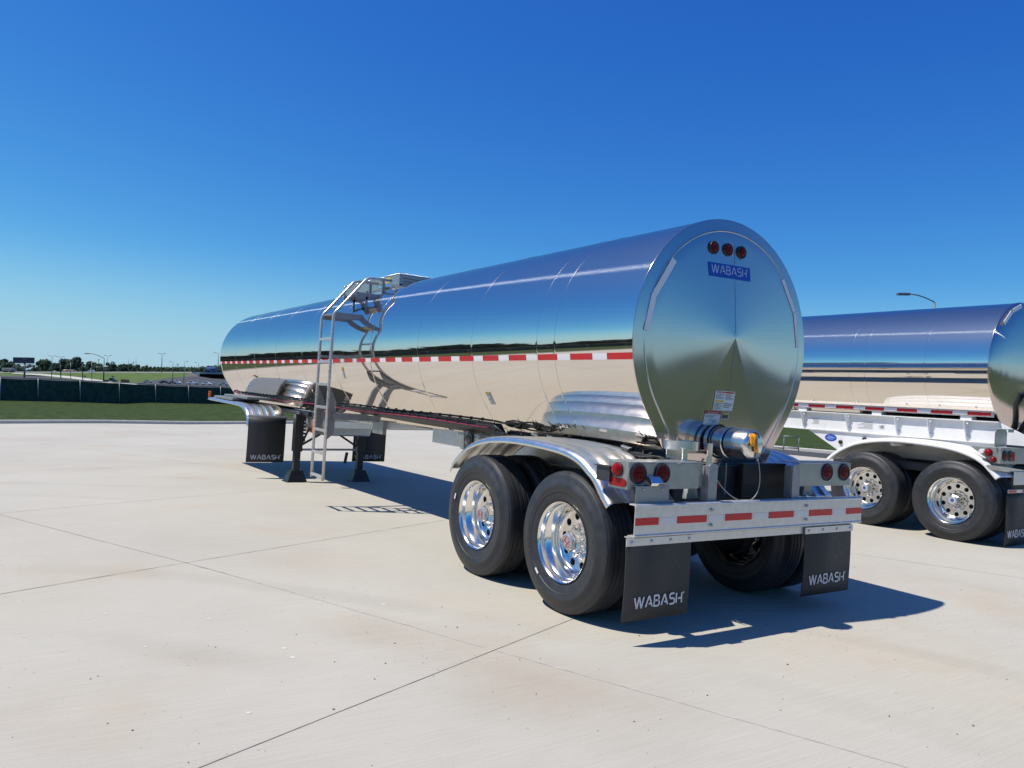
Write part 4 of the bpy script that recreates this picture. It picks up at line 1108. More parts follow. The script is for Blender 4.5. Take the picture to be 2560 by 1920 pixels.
mb = MB(); mb.box(-1.25, -.5, .84, .845, 1.07, 1.265); mb.prism([(.845, 1.07), (.845, 1.265), (1.22, 1.265), (.93, 1.07)], -1.254, -1.25); mb.box(-1.254, -.5, .838, 1.1, 1.267, 1.272)
lb2 = mb.build('light_box', M_PLATE, T2, bevel=.002)
for x in (-1.16, -1.02): 
    mb = MB(); mb.lathe([(.84, .07), (.828, .068), (.826, .055)], (x, 0, 1.17), 'y', 28, 0); mb.lathe([(.829, .056), (.824, .04), (.823, .0001)], (x, 0, 1.17), 'y', 28, 1); mb.build('tail_light', [M_BLACK, M_LENS], lb2, sharp=40)
mb = MB(); mb.box(-.93, -.90, .832, .839, 1.1, 1.22); mb.build('reflector', M_RED, lb2)
for z, r_, y in ((1.20, .045, .99), (1.115, .035, .93)):
    mb = MB(); mb.lathe([(-1.254, r_+.006), (-1.266, r_+.004)], (0, y, z), 'x', 24, 0); mb.lathe([(-1.262, r_), (-1.285, r_*.8), (-1.296, r_*.5), (-1.298, .0001)], (0, y, z), 'x', 24, 1); mb.build('side_marker', [M_BLACK, M_LENSB], lb2, sharp=40)
mb = MB(); mb.prism([(-1.30, 1.275), (-.985, 1.285), (-.985, 1.47), (-1.02, 1.50), (-1.26, 1.50), (-1.30, 1.46)], .90, .908, 'xz'); mb.box(-1.18, -1.02, .80, 1.0, 1.50, 1.512); mb.box(-1.18, -1.04, .80, .81, 1.47, 1.50)
pb2 = mb.build('plate_bracket', M_PLATE, T2, bevel=.003)
mb = MB()
for x in (-1.24, -1.06): mb.lathe([(.90, .012), (.893, .009), (.892, .0001)], (x, 0, 1.30), 'y', 10)
build_each(mb, 'bolt', M_BOLT, pb2)
mb = MB(); mb.prism([(-1.27, .98), (-.6, .94), (-.6, .99), (-1.27, 1.04)], .85, 1.0, 'xz'); build_each(mb, 'fender_bracket', M_ALU, T2)
mb = MB(); mb.prism([(-.93, .80), (.93, .80), (.93, .97), (-.93, .97)], .82, .83, 'xz'); mb.box(-1.09, 1.0, .81, .82, .70, .745); b2 = mb.build('rear_bumper', M_CHANNEL, T2, bevel=.003)
for x in (-1.075, -.7, -.3, .1, .5):
    mb = MB(); mb.box(x, x+.2, .806, .8095, .706, .738); mb.build('reflector', M_RED, b2)
_T1 = T1; T1 = T2
mud_flap(-1.085, -.47, .03, .70, .835, txt=(-1.04, -.53, .135, .085), clamp=False)
mud_flap(.47, 1.085, .03, .70, .835, txt=(.53, 1.04, .135, .085), clamp=False)
T1 = _T1
mb = MB(); mb.tube([(-.10, Y2-.2, 2.0), (-.10, Y2-.25, 1.8), (-.10, Y2-.1, 1.5), (-.10, Y2, 1.35)], .05, 14); mb.build('hose', M_BLACK, T2)
for s_ in (-1, 1):
    mb = MB(); x = s_*.55; zg = slope(7, 9.5)-.07
    mb.box(x-.07, x+.07, 9.4, 9.54, .4, 1.3); mb.box(x-.05, x+.05, 9.42, 9.52, zg, .4); mb.box(x-.15, x+.15, 9.33, 9.61, zg, zg+.03)
    mb.build('landing_leg', M_BLACK, T2, bevel=.006)
mb = MB()
for y in (6.0, 6.45): mb.tube([(-1.2, y, .35), (-1.2, y, 2.6), (-1.0, y, 2.95), (-.5, y, 3.35), (-.2, y, 3.4)], .02, 10)
for k in range(8): mb.box(-1.215, -1.185, 6.0, 6.45, .4+.3*k, .43+.3*k)
for y in (6.0, 6.45): mb.bar((-1.2, y, 1.45), (-.66, y, 1.45), .03, .03)
mb.build('ladder', M_LADDER, T2)

# ================================================================= BACKGROUND
# the lot slopes sideways: true plumb out here, as seen against the lot, leans a little
GUP = (Vector((0, 0, 1))-_r*.045).normalized()
def plumb(o, rz=0):
    from mathutils import Quaternion
    o.rotation_mode = 'QUATERNION'; o.rotation_quaternion = Vector((0, 0, 1)).rotation_difference(GUP) @ Quaternion((0, 0, 1), rz); return o
# ---- chain link fence with green windscreen
FPX0 = [(-220, 1013), (-130, 1015), (0, 1017.7), (94, 1018), (199, 1018.5), (297, 1019.5), (387.5, 1021), (470, 1022.3), (550, 1023.5), (625, 1024.5), (690, 1025.5), (750, 1026)]
FTOP = [(-220, 938), (-130, 940.5), (0, 943.4), (94, 946.5), (199, 951), (297, 956), (387.5, 961), (470, 964.5), (550, 967), (625, 969.5), (690, 972), (750, 974)]
def fence_depth(px): return 1/lerp(1/46.9, 1/60., px/600)
fence = thing('chain_link_fence', 'chain link fence covered in dark green windscreen mesh, along the grass strip', 'fence')
bot = [at(px, py+1.5, fence_depth(px)) for px, py in FPX0]; top = [at(px, py, fence_depth(px)) for px, py in FTOP]
bot, top = bot[2:], top[2:]
b0, t0 = bot[0].copy(), top[0].copy(); fd = Vector((-.93, -.367, 0))
for k in range(1, 32):
    p = b0+fd*3.05*k; z = lawn_z(p.x, p.y); bot.insert(0, Vector((p.x, p.y, z-.05))); top.insert(0, Vector((p.x, p.y, z+1.8)))
mb = MB(); rnd = random.Random(4); rb_, rt_ = [], []; mid1, mid2 = [], []
for i in range(len(bot)-1):
    for k in range(8):
        t = k/8; b_ = bot[i].lerp(bot[i+1], t); p_ = top[i].lerp(top[i+1], t); bel = .05*math.sin(t*PI)
        nrm = Vector((.9, -.4, 0))
        rb_.append(b_); mid1.append(b_.lerp(p_, .35)+nrm*bel*rnd.uniform(.2, 1)); mid2.append(b_.lerp(p_, .7)+nrm*bel*rnd.uniform(.2, 1)); rt_.append(p_-Vector((0, 0, .05+.03*math.sin(t*PI))))
mb.loft([rb_, mid1, mid2, rt_], False, False, True); mb.build('windscreen', M_MESH, fence)
for b_, p_ in zip(bot, top):
    mb = MB(); off = Vector((.4, -.9, 0)).normalized()*.07; mb.tube([b_+off-Vector((0, 0, .1)), p_+off+Vector((0, 0, .02))], .03, 8); mb.build('post', M_POST, fence)
mb = MB(); mb.tube(top, .03, 8); mb.build('top_rail', M_POST, fence)

# ---- motorway bank, carriageways, underpass
def strip(name, rows, m, kind='structure', smooth=True):
    mb = MB(); mb.loft(rows, False, False, smooth); o = mb.build(name, m)
    if kind: o['kind'] = kind
    return o
HX = [-500, -250, -60, 60, 180, 300, 420, 482]
hy_top = lambda px: lerp(931.0, 931.6, (px+60)/600)
def hdep(px): return 660+.12*(px-60)
strip('motorway_bank', [[at(px, hy_top(px)+.6, hdep(px)) for px in HX], [at(px, hy_top(px)+14, hdep(px)-90) for px in HX], [at(px, hy_top(px)+44, hdep(px)-260) for px in HX]], M_BANK)
strip('motorway', [[at(px, hy_top(px)+.9, hdep(px)+.1) for px in HX], [at(px, hy_top(px)-1.4, hdep(px)+.5) for px in HX], [at(px, hy_top(px)-1.8, hdep(px)+60) for px in HX]], M_KERBT, smooth=False)
strip('slip_road', [[at(30, 932.6, 640), at(100, 934.4, 610), at(180, 941.0, 550), at(240, 948.6, 500), at(300, 956, 450), at(345, 960, 430)], [at(30, 934.2, 630), at(100, 937.8, 595), at(180, 946.2, 530), at(240, 953.8, 480), at(300, 960.5, 440), at(345, 964, 420)]], M_KERBT)
strip('lower_road', [[at(-60, 938, 600), at(60, 939.5, 590), at(110, 941, 575), at(180, 948.5, 520), at(260, 956.5, 460)], [at(-60, 950, 380), at(60, 951, 380), at(110, 953, 375), at(180, 957, 370), at(260, 962, 360)]], M_DKGROUND)
strip('car_park', [[at(330, 959.5, 460), at(385, 950.5, 520), at(440, 943, 580), at(495, 940.8, 630), at(530, 946, 650), at(640, 952, 650)], [at(330, 968, 300), at(385, 971, 300), at(440, 974, 300), at(495, 977, 300), at(530, 979, 300), at(640, 982, 300)]], M_DKGROUND)
br_ = thing('motorway_bridge', 'pale concrete motorway bridge over the dark underpass', 'bridge', tuple(at(560, 940, 660)))
def rel(p): return p-br_.location
mb = MB(); a, b = at(479, 929.6, 660), at(800, 934, 690); a2, b2 = at(479, 934.4, 660), at(800, 939, 690); bk = Vector((8, 50, 0))
mb.add([rel(a), rel(b), rel(b2), rel(a2), rel(a+bk), rel(b+bk), rel(b2+bk), rel(a2+bk)], [(0, 1, 2, 3), (4, 7, 6, 5), (0, 4, 5, 1), (3, 2, 6, 7), (0, 3, 7, 4), (1, 5, 6, 2)]); mb.build('deck', M_KERBT, br_)
mb = MB(); q = [at(488, 932.5, 657), at(499, 934.7, 657), at(499, 942, 657), at(494, 942, 657)]
mb.add([rel(p) for p in q]+[rel(p+bk) for p in q], [(0, 1, 2, 3), (4, 7, 6, 5), (0, 4, 5, 1), (1, 5, 6, 2), (2, 6, 7, 3), (3, 7, 4, 0)]); mb.build('abutment', M_KERBT, br_)
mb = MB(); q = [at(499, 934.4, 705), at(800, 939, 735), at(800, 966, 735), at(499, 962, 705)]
mb.add([rel(p) for p in q]+[rel(p+Vector((.5, 3, 0))) for p in q], [(0, 1, 2, 3), (4, 7, 6, 5), (0, 4, 5, 1), (1, 5, 6, 2), (2, 6, 7, 3), (3, 7, 4, 0)]); mb.build('underpass_shade', mat('shaded_concrete', (.10, .095, .09), .9), br_)  # dark slab whose colour stands in for the shade inside the opening
strip('slope_paving', [[at(486, 932.4, 659), at(499, 942, 655)], [at(474, 932.6, 658), at(460, 943, 640)]], mat('slope_stone', (.13, .125, .12), .9))

# ---- trees
def make_tree(name, label, base, h, w, m, seed, group, n=520):
    rnd = random.Random(seed); t = plumb(thing(name, label, 'tree', tuple(base), 0, group))
    mb = MB(); mb.tube([(0, 0, -1.5), (.1*w*.1, 0, h*.25), (-.05*w*.2, 0, h*.55)], [h*.03, h*.022, h*.012], 7)
    for k in range(4):
        a = rnd.uniform(0, 6.28); mb.tube([(0, 0, h*(.22+.08*k)), (w*.22*math.cos(a), w*.22*math.sin(a), h*(.42+.1*k))], [h*.012, h*.006], 5)
    mb.build('trunk', M_BARK, t)
    cl = []
    for k in range(rnd.randint(8, 12)):
        a = rnd.uniform(0, 6.28); zc = rnd.uniform(.18, .86); rr = w*.5*math.sqrt(max(.05, 1-(2*zc-.95)**2))*rnd.uniform(.25, .78)
        cl.append((Vector((rr*math.cos(a), rr*math.sin(a), h*zc)), rnd.uniform(.14, .27)*min(w, h)))
    cl.append((Vector((0, 0, h*.84)), .17*min(w, h)))
    mb = MB(); s_ = max(.22, min(w, h)*.055)
    for i in range(n):
        c, r_ = rnd.choice(cl); d = Vector((rnd.gauss(0, 1), rnd.gauss(0, 1), rnd.gauss(0, 1))).normalized()
        p = c+d*r_*rnd.uniform(.55, 1.08); p.z = max(p.z, .08*h)
        u = Vector((rnd.gauss(0, 1), rnd.gauss(0, 1), rnd.gauss(0, .7))).normalized(); v = d.cross(u)
        if v.length < .1: continue
        v.normalize(); q = s_*rnd.uniform(.6, 1.35)
        mb.add([p-u*q-v*q*.7, p+u*q-v*q*.7, p+u*q*.8+v*q*.8, p-u*q*.7+v*q], [(0, 1, 2, 3)])
    mb.keep = True
    mb.build('crown', m, t); return t
DT = 900.
# (px of centre, px width, top y, bottom y, leaf kind, description)
TREES = [
 (-60, 60, 893, 932, 0, 'dark roadside tree at the far left edge, left of the billboard'),
 (12, 42, 896, 932, 0, 'dark rounded tree standing left of the billboard, above the parked lorry'),
 (46, 30, 909, 931, 2, 'pale grey-green willow-like tree just left of the billboard pole'),
 (84, 34, 911, 931, 2, 'pale grey-green rounded tree just right of the billboard pole'),
 (110, 48, 898, 931, 1, 'broad green tree right of the billboard, behind the first lamp post'),
 (136, 26, 906, 931, 0, 'dark narrow tree between the broad green tree and the two tall trees'),
 (166, 26, 897, 931, 0, 'tall dark tree with an open crown, left one of the two tallest trees'),
 (186, 30, 893, 931, 0, 'tallest dark tree of the treeline, above the small beige hut'),
 (206, 20, 914, 931, 1, 'low bushy tree at the right foot of the tallest tree'),
 (224, 28, 902, 931, 0, 'dark tree with a flat top left of the curved street lamp'),
 (246, 26, 908, 931, 1, 'mid-green tree just left of the curved street lamp pole, above the white van'),
 (268, 34, 905, 931, 0, 'dark domed tree just right of the curved street lamp pole'),
 (288, 28, 910, 931, 1, 'light green tree two trees right of the curved street lamp'),
 (309, 28, 909, 931, 0, 'dark pointed tree above the orange container'),
 (326, 28, 908, 931, 1, 'green tree beneath the pair of thin masts'),
 (346, 28, 911, 931, 0, 'dark low tree right of the thin masts'),
 (366, 30, 912, 931, 1, 'green tree left of the tall twin-head lamp post'),
 (386, 30, 915, 931, 1, 'light green low tree right of the tall twin-head lamp post'),
 (408, 30, 917, 931, 1, 'low bushy tree between the twin-head lamp and the next lamp post'),
 (428, 26, 919, 931, 0, 'low dark tree behind the short lamp post, left of the utility pole'),
 (447, 28, 917, 931, 1, 'green tree below the utility pole crossarms'),
 (468, 26, 920, 931, 1, 'small tree at the lamp post right of the utility pole'),
 (489, 28, 919, 931, 0, 'small dark tree left of the blue building'),
 (508, 24, 918, 931, 1, 'small green tree touching the left side of the blue building'),
 (560, 26, 920, 932, 1, 'small tree right of the blue building beside the tall lamp'),
 (600, 40, 915, 933, 0, 'dark tree hidden behind the front of the near tank'),
]
for i, (px, wpx, yt, yb, k, lab) in enumerate(TREES):
    dep = DT*(1+.06*math.sin(i*2.3)); base = at(px, yb+1, dep); h = (yb-yt)/FPX*dep; w = wpx/FPX*dep*1.25
    make_tree('tree', lab, base, h, w, M_LEAF[k], 30+i, 'trees beyond the motorway', 1300)
# thickets: hedge-like masses far off round the lot (seen mirrored in the tanks)
def wood(name, pts, h, dens, m, seed, size):
    rnd = random.Random(seed); mb = MB()
    P = [Vector(p) for p in pts]
    for a, b in zip(P, P[1:]):
        L_ = (b-a).length
        for i in range(int(L_*dens)):
            p = a.lerp(b, rnd.random()); ph = .6+.4*math.sin(p.x*.13+p.y*.21)*math.sin(p.x*.051-p.y*.043+1)
            p = p+Vector((rnd.gauss(0, 2.5), rnd.gauss(0, 2.5), h*ph*rnd.random()**.7))
            u = Vector((rnd.gauss(0, 1), rnd.gauss(0, 1), rnd.gauss(0, 1))).normalized(); v = u.orthogonal().normalized(); q = size*rnd.uniform(.6, 1.5)
            mb.add([p-u*q-v*q, p+u*q-v*q*.7, p+u*q*.8+v*q, p-u*q+v*q*.8], [(0, 1, 2, 3)])
    mb.keep = True; o = mb.build(name, m); o['kind'] = 'stuff'; return o
M_WOODSHADE = leaf_mat('leaf_wood_shaded', (.010, .020, .010), (.024, .040, .018))  # leaf colour darkened to stand in for the trees' shaded side
wood('woodland', [(-170, 170, -2), (-118, 70, -.3), (-104, -10, -.3), (-108, -130, -.3)], 14, 60, M_WOODSHADE, 1, 1.1)
wood('woodland', [(-130, -170, -.3), (-30, -190, -.3), (80, -180, -.3), (190, -120, -.3), (220, 0, 0), (230, 130, 0), (180, 260, 0)], 8, 16, M_WOODSHADE, 2, 1.0)
wood('woodland', [(-22, 145, -2.2), (-80, 122, -2.0), (-150, 95, -1.5), (-230, 40, -1)], 9, 45, M_WOODSHADE, 6, 1.0)
wood('distant_wood', [tuple(at(px, 934, 1100)) for px in (-500, -200, 0, 200, 400, 600, 900)], 13, 8, M_LEAF[1], 3, 2.2)

# ---- lamps, masts, poles
def lamp(label, px, ytop, ybot, dep, kind, arm=0, rad=.09, group='lamp posts along the roads', mat_=None):
    b = at(px, ybot, dep); tp = at(px, ytop, dep); h = (tp-b).length; m = mat_ or M_FAR
    t = plumb(thing('street_lamp', label, 'street lamp', tuple(b), 0, group))
    side = CR.copy(); side.z = 0; side.normalize(); up = Vector((0, 0, 1))
    sc_ = dep/FPX
    mb = MB(); mb.tube([(0, 0, 0), up*h*.5, up*h], [rad*1.25, rad, rad*.75], 8); mb.build('pole', m, t)
    def head(p, d):
        hb = MB(); k_ = max(1, dep/280); hb.obox(p+d*.30*k_, d*.38*k_, d.cross(up)*.13*k_, up*.07*k_); return hb.build('lamp_head', m, t, bevel=.02)
    if kind == 'curve':
        mb = MB(); e = side*arm*sc_; pts = [up*h+e*k+up*abs(arm)*sc_*.31*math.sin(k*PI/2) for k in frange(0, 1, 8)]; mb.tube(pts, rad*.6, 8); mb.build('arm', m, t); head(pts[-1]-side.normalized()*(-.1 if arm > 0 else .1), side*(1 if arm > 0 else -1))
    elif kind == 'twin':
        for s_ in (-1, 1):
            mb = MB(); p = side*s_*5.2*sc_+up*(h+1.5*sc_); mb.tube([up*(h-.2), p*.55+up*h*.45, p], rad*.5, 6); mb.build('arm', m, t); head(p, side*s_)
    elif kind == 'single':
        mb = MB(); p = side*arm*sc_+up*(h+.8*sc_); mb.tube([up*(h-.2), up*h+side*arm*.3*sc_+up*.4*sc_, p], rad*.55, 6); mb.build('arm', m, t); head(p, side*(1 if arm > 0 else -1))
    return t
lamp('street lamp with a long curved arm reaching left, behind the green fence', 259, 896, 953, 130, 'curve', -37, .085)
lamp('grey lamp post with a faint twin head, first one right of the billboard', 129, 891, 946, 330, 'twin', 0, .12)
lamp('thin twin-head lamp post left of the two tallest trees', 150, 893, 931, 620, 'twin', 0, .17)
lamp('thin twin-head lamp post right of the curved street lamp', 268.5, 890, 931, 620, 'twin', 0, .17)
lamp('tall lamp post with a bold twin head, rising alone above the low trees', 404, 885, 931, 480, 'twin', 0, .22)
lamp('lamp post with an arm to the left, left of the utility pole', 431.5, 905, 957, 380, 'single', -5, .14)
lamp('lamp post with an arm to the right, right of the utility pole', 459.5, 904, 958, 380, 'single', 6, .14, mat_=M_POST)
lamp('lamp post with an arm to the left, left of the blue building', 496, 907, 931, 560, 'single', -6, .15)
lamp('tall lamp post close to the front of the near tank, arm to the left', 545, 882.5, 931, 380, 'single', -7, .17)
lamp('dark street lamp with a curved arm, rising behind the second tank', 2334.5, 755, 1085, 46, 'curve', -62, .06, mat_=M_FAR)
def mast(label, px, yt, yb, dep, rad, dark=False):
    b, tp = at(px, yb, dep), at(px, yt, dep); mb = MB(); mb.tube([(0, 0, 0), tp-b], rad, 8); mb.lathe([(0, rad*2.2), (.25, rad*2), (.3, rad)], (0, 0, 0), 'z', 10); mb.lathe([((tp-b).z, rad*1.3), ((tp-b).z+.12, rad*1.3), ((tp-b).z+.14, .001)], ((tp-b).x, (tp-b).y, 0), 'z', 10)
    o = mb.build('mast', M_BLACK if dark else M_POST); o.location = b;  tag(o, label, 'pole', 'bare poles beyond the fence')
mast('short dark bare pole in front of the second lamp post, left of the tallest tree', 152, 913, 946, 250, .15, True)
mast('thin grey bare pole in front of the tallest tree', 176.5, 907, 947, 250, .09)
mast('short dark bare pole midway between the tallest tree and the curved lamp', 206.5, 909, 949, 250, .12, True)
mast('thin grey bare pole just left of the curved lamp, before the white van', 229.5, 905, 951, 250, .08)
mast('thin bare mast over the treeline, left one of a pair', 321, 899, 931, 560, .13)
mast('thin bare mast over the treeline, right one of a pair', 340, 897, 931, 560, .15)
mast('short pale bollard-like pole in the car park', 439, 949, 963, 320, .12)
mast('short pale pole beside the white pickup in the car park', 494, 949, 965, 320, .13)
mast('short pale pole near the underpass mouth', 535.5, 953, 968, 320, .12)
for px, yt, lab in ((246, 897, 'wooden utility pole with one crossarm above the trees left of the curved lamp'), (444, 908, 'wooden utility pole with two crossarms above the low trees'), (332.5, 904, 'short wooden utility pole between the two thin masts')):
    dep = 700; b, tp = at(px, 930, dep), at(px, yt, dep); t = plumb(thing('utility_pole', lab, 'utility pole', tuple(b), 0, 'utility poles over the trees')); U_ = 2.6
    h = (tp-b).length; mb = MB(); mb.tube([(0, 0, 0), (0, 0, h)], .2, 8); mb.build('pole', M_BARK, t); side = Vector((CR.x, CR.y, 0)).normalized()
    for k in range(2 if px == 444 else 1):
        mb = MB(); z = h-.9-1.7*k; p = side*(1.5 if px == 444 else 1.2); mb.bar(Vector((0, 0, z))-p, Vector((0, 0, z))+p, .22, .26)
        for q in (-.9, -.4, .4, .9): mb.box((p*q).x-.05, (p*q).x+.05, (p*q).y-.05, (p*q).y+.05, z+.08, z+.26)
        mb.build('crossarm', M_BARK, t)

# ---- billboard, buildings
b = at(61, 942, 480); side = Vector((CR.x, CR.y, 0)).normalized(); fw = Vector((CF.x, CF.y, 0)).normalized(); sc_ = 480/FPX
bb = plumb(thing('billboard', 'dark navy billboard on a single post above the trees at the left', 'billboard', tuple(b)))
mb = MB(); mb.tube([(0, 0, -2), (0, 0, 34*sc_)], .55, 10); mb.build('post', M_FAR, bb)
M_NAVY = mat('navy_panel', (.012, .014, .045), .5)
zt_, zb_ = 49*sc_, 33*sc_; c = Vector((-1.2*sc_, 0, (zt_+zb_)/2))
mb = MB(); mb.obox(c-fw*.5, side*26.5*sc_, fw*.25, Vector((0, 0, (zt_-zb_)/2-.15))); pan = mb.build('panel', M_NAVY, bb, bevel=.05)
mb = MB()
for (u0, u1, v) in ((-.1, .02, .35), (.08, .3, .35), (-.5, .0, -.3), (.05, .45, -.3), (.5, .85, -.3)):
    p = c-fw*.78+side*26.5*sc_*(u0+u1)/2+Vector((0, 0, v*(zt_-zb_)/2)); mb.obox(p, side*26.5*sc_*(u1-u0)/2, fw*.01, Vector((0, 0, .16 if v < 0 else .32)))
mb.build('lettering', mat('faint_letter', (.10, .10, .16), .6), pan)
mb = MB(); mb.obox(c+Vector((0, 0, -(zt_-zb_)/2-.35)), side*22*sc_, fw*.5, (0, 0, .15)); mb.build('catwalk', M_FAR, bb)
def gable(name, label, cat, px0, px1, yt, yb, dep, wall, roof, extra=None):
    p0, p1 = at(px0, yb, dep), at(px1, yb, dep); t = plumb(thing(name, label, cat, tuple((p0+p1)/2))); hw = (p1-p0).length/2; h = (yb-yt)/FPX*dep
    mb = MB(); mb.obox((0, 0, h*.33), side*hw, fw*4, (0, 0, h*.34)); mb.build('wall', wall, t)
    mb = MB(); r0 = [side*-hw*1.05+fw*-4.3+Vector((0, 0, h*.66)), side*-hw*1.05+Vector((0, 0, h)), side*-hw*1.05+fw*4.3+Vector((0, 0, h*.66))]; r1 = [q+side*hw*2.1 for q in r0]
    mb.loft([r0, r1], True, True, False); mb.build('roof', roof, t)
    mb = MB()
    for k in (-.55, 0, .55): mb.obox(side*hw*k-fw*4.03+Vector((0, 0, h*.34)), side*hw*.15, fw*.03, (0, 0, h*.14))
    mb.build('window', M_GLASS, t)
    return t
M_BLUEW = mat('blue_cladding', (.02, .045, .16), .5, noise=(.6, .2))
g = gable('building', 'blue clad low building beside the motorway, left of the near tank', 'building', 517, 540, 917, 931, 640, M_BLUEW, M_BLUEW)
mb = MB(); mb.obox(side*-1.-fw*4.06+Vector((0, 0, 2.6)), side*1.6, fw*.02, (0, 0, .4)); mb.obox(side*1.6-fw*4.06+Vector((0, 0, 1.1)), side*.8, fw*.02, (0, 0, .3)); mb.build('sign', M_LETTERB, g)
M_BEIGE = mat('beige_wall', (.42, .36, .28), .8, noise=(.8, .1))
gable('hut', 'small beige hut under the tallest tree', 'hut', 162, 168, 923.5, 930.8, 720, M_BEIGE, M_BEIGE)
gable('hut', 'long low beige hut with a brown roof right of the small hut', 'hut', 171.5, 187, 924, 930.8, 722, M_BEIGE, mat('brown_roof', (.17, .11, .08), .8))

# ---- vehicles
def car(label, px, ybot, dep, length, body, kind='car', face=1, cat='car', rz=None):
    p = at(px, ybot, dep); t = thing({'car': 'parked_car', 'van': 'van', 'pickup': 'pickup_truck'}[kind], label, cat, tuple(p))
    plumb(t, math.atan2(side.y, side.x)+(0 if face > 0 else PI)+(rz or 0))
    L_ = length/2
    P = {'car': [(-L_, .35), (-L_, .78), (-L_*.72, .92), (-L_*.5, 1.0), (-L_*.22, 1.42), (L_*.30, 1.45), (L_*.62, 1.02), (L_*.95, .82), (L_, .6), (L_, .35)],
         'van': [(-L_, .35), (-L_, 1.9), (-L_*.9, 2.02), (L_*.45, 2.02), (L_*.68, 1.35), (L_*.96, 1.1), (L_, .7), (L_, .35)],
         'pickup': [(-L_, .5), (-L_, 1.05), (-L_*.1, 1.05), (-L_*.02, 1.75), (L_*.35, 1.78), (L_*.55, 1.15), (L_*.95, 1.05), (L_, .8), (L_, .5)]}[kind]
    mb = MB(); mb.prism(P, -.88, .88, 'xz'); mb.build('body', body, t, bevel=.06)
    gx = {'car': [(-L_*.40, 1.03), (-L_*.18, 1.36), (L_*.27, 1.38), (L_*.52, 1.03)], 'van': [(L_*.1, 1.3), (L_*.1, 1.85), (L_*.40, 1.85), (L_*.60, 1.35)], 'pickup': [(-L_*.0, 1.15), (L_*.03, 1.66), (L_*.33, 1.68), (L_*.47, 1.17)]}[kind]
    mb = MB(); mb.prism(gx, -.89, .89, 'xz'); mb.build('window', M_GLASS, t)
    for s_ in (-1, 1):
        for f_ in (-.62, .62):
            mb = MB(); mb.lathe([(-.11, .001), (-.11, .2), (-.10, .33), (.10, .33), (.11, .2), (.11, .001)], (L_*f_, s_*.80, .33), 'y', 14); mb.build('wheel', M_BLACK, t)
    return t
M_SILV = mat('silver_paint', (.45, .47, .5), .3, .5, coat=.5); M_DKPAINT = mat('dark_paint', (.03, .035, .045), .25, coat=.7); M_MID = mat('grey_paint', (.12, .13, .15), .3, coat=.6)
car('white car driving on the motorway, in front of the broad green tree', 134, 931.0, 661, 4.8, M_WPAINT, 'car', -1)
car('white van driving on the motorway under the treeline', 228, 930.6, 664, 5.6, M_WPAINT, 'van', -1, 'van')
PK = 'cars parked behind the green fence'
for a in (('dark car with a raised rear parked behind the fence right of the curved lamp', 276, 956, 300, 5.2, M_DKPAINT, 'pickup', 1), ('silver car at the left end of the car park', 370, 957, 380, 4.6, M_SILV, 'car', -1), ('dark saloon parked second from the left in the car park', 411, 959, 360, 4.8, M_DKPAINT, 'car', -1), ('dark grey car parked just left of the small white car', 431, 960.5, 360, 4.4, M_MID, 'car', 1), ('small white car nose-on beside the dark grey car', 445, 960.5, 360, 2.6, M_WPAINT, 'car', 1), ('white pickup truck parked in the middle of the car park', 482, 961.5, 360, 5.4, M_WPAINT, 'pickup', -1), ('white estate car parked right of the pickup truck', 517, 962.8, 350, 4.8, M_WPAINT, 'car', -1), ('silver car partly hidden by the front of the near tank', 559, 964, 350, 4.4, M_SILV, 'car', 1)):
    o = car(*a, cat='pickup truck' if a[6] == 'pickup' else 'car'); o['group'] = PK
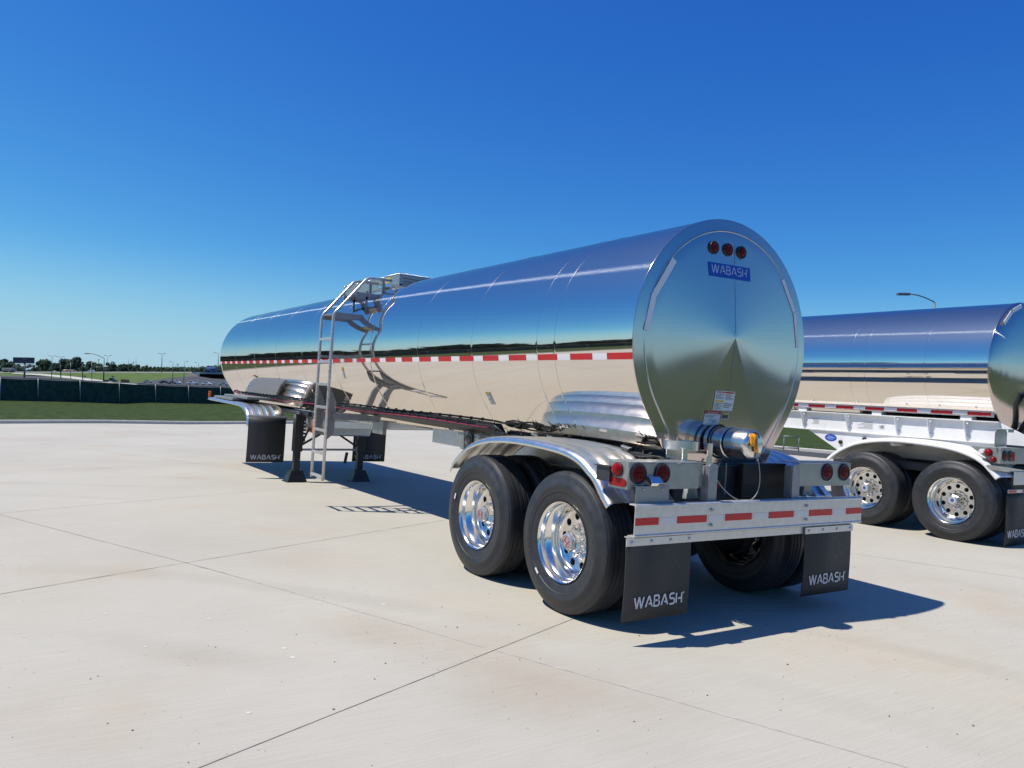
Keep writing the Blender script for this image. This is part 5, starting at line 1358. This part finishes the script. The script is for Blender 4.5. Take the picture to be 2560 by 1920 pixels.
# lorry trailer at the far left and smaller lorry
p = at(23, 930.5, 640); t = thing('lorry', 'pale lorry with a faded red stripe at the far left under the trees', 'lorry', tuple(p)); plumb(t, math.atan2(side.y, side.x))
mb = MB(); mb.box(-.9, .95, -1.2, 1.2, .55, 1.9); 
mb = MB(); mb.box(-1.0, .7, -1.2, 1.2, .5, 1.35); mb.build('box_body', mat('faded_white', (.5, .48, .47), .6), t, bevel=.04)
mb = MB(); mb.box(-.8, .5, -1.215, -1.205, .85, 1.1); mb.build('stripe', mat('faded_red', (.35, .12, .11), .6), t)
mb = MB(); mb.box(.72, 1.1, -1.1, 1.1, .3, 1.05); mb.build('cab', M_MID, t, bevel=.06)
for x in (-.7, .5):
    mb = MB(); mb.lathe([(-1.15, .001), (-1.15, .3), (1.15, .3), (1.15, .001)], (x, 0, .3), 'y', 14); mb.build('wheel', M_BLACK, t)
t.scale = (4.6, 2, 2.6)
# orange skip, cement mixer, rubbish signs
p = at(313, 957.5, 300); t = thing('skip', 'orange skip standing behind the green fence', 'skip', tuple(p)); plumb(t, math.atan2(side.y, side.x))
mb = MB(); mb.prism([(-.33, 0), (-.38, .42), (.30, .42), (.36, .05), (.32, 0)], -.5, .5, 'xz'); mb.build('body', mat('orange_paint', (.45, .12, .05), .6, noise=(2, .3)), t, bevel=.02)
mb = MB(); mb.box(-.40, .34, -.53, .53, .42, .46); mb.box(.20, .26, -.53, -.5, .0, .42); mb.build('rim', M_DKPAINT, t); t.scale = (3.3, 2.5, 3.0)
for px, y, lab in ((211.5, 940.5, 'small dark road sign on the grass bank, left one'), (281.5, 941, 'small dark road sign on the grass bank, right one')):
    p = at(px, y+4, 420); t = thing('road_sign', lab, 'road sign', tuple(p), 0, 'road signs on the bank')
    mb = MB(); mb.tube([(0, 0, -.6), (0, 0, 1.1)], .07, 6); mb.build('post', M_FAR, t); mb = MB(); mb.obox((0, 0, .85), side*.55, fw*.03, (0, 0, .45)); mb.build('panel', M_DKPAINT, t)
# pipe stands on the grass beyond the right edge of the lot
for px, lab in ((1977, 'small steel pipe frame standing on the grass, right one of two between the trailers'), (1940, 'small steel pipe frame on the grass, left one of two, half hidden by the tank')):
    dep = 27; b = at(px, 1128, dep); t = thing('pipe_frame', lab, 'pipe frame', tuple(b), 0, 'pipe frames on the grass'); s2 = dep/FPX; H_ = 37*s2; hw = 19*s2
    mb = MB()
    for s_ in (-1, 1): mb.tube([side*s_*hw, side*s_*hw+Vector((0, 0, H_))], .018, 8)
    mb.build('leg', M_POST, t)
    mb = MB(); mb.tube([side*-hw+Vector((0, 0, H_)), side*hw+Vector((0, 0, H_))], .018, 8); mb.tube([side*-hw+Vector((0, 0, .12)), side*hw+Vector((0, 0, .12))], .022, 8); mb.build('crossbar', M_POST, t)
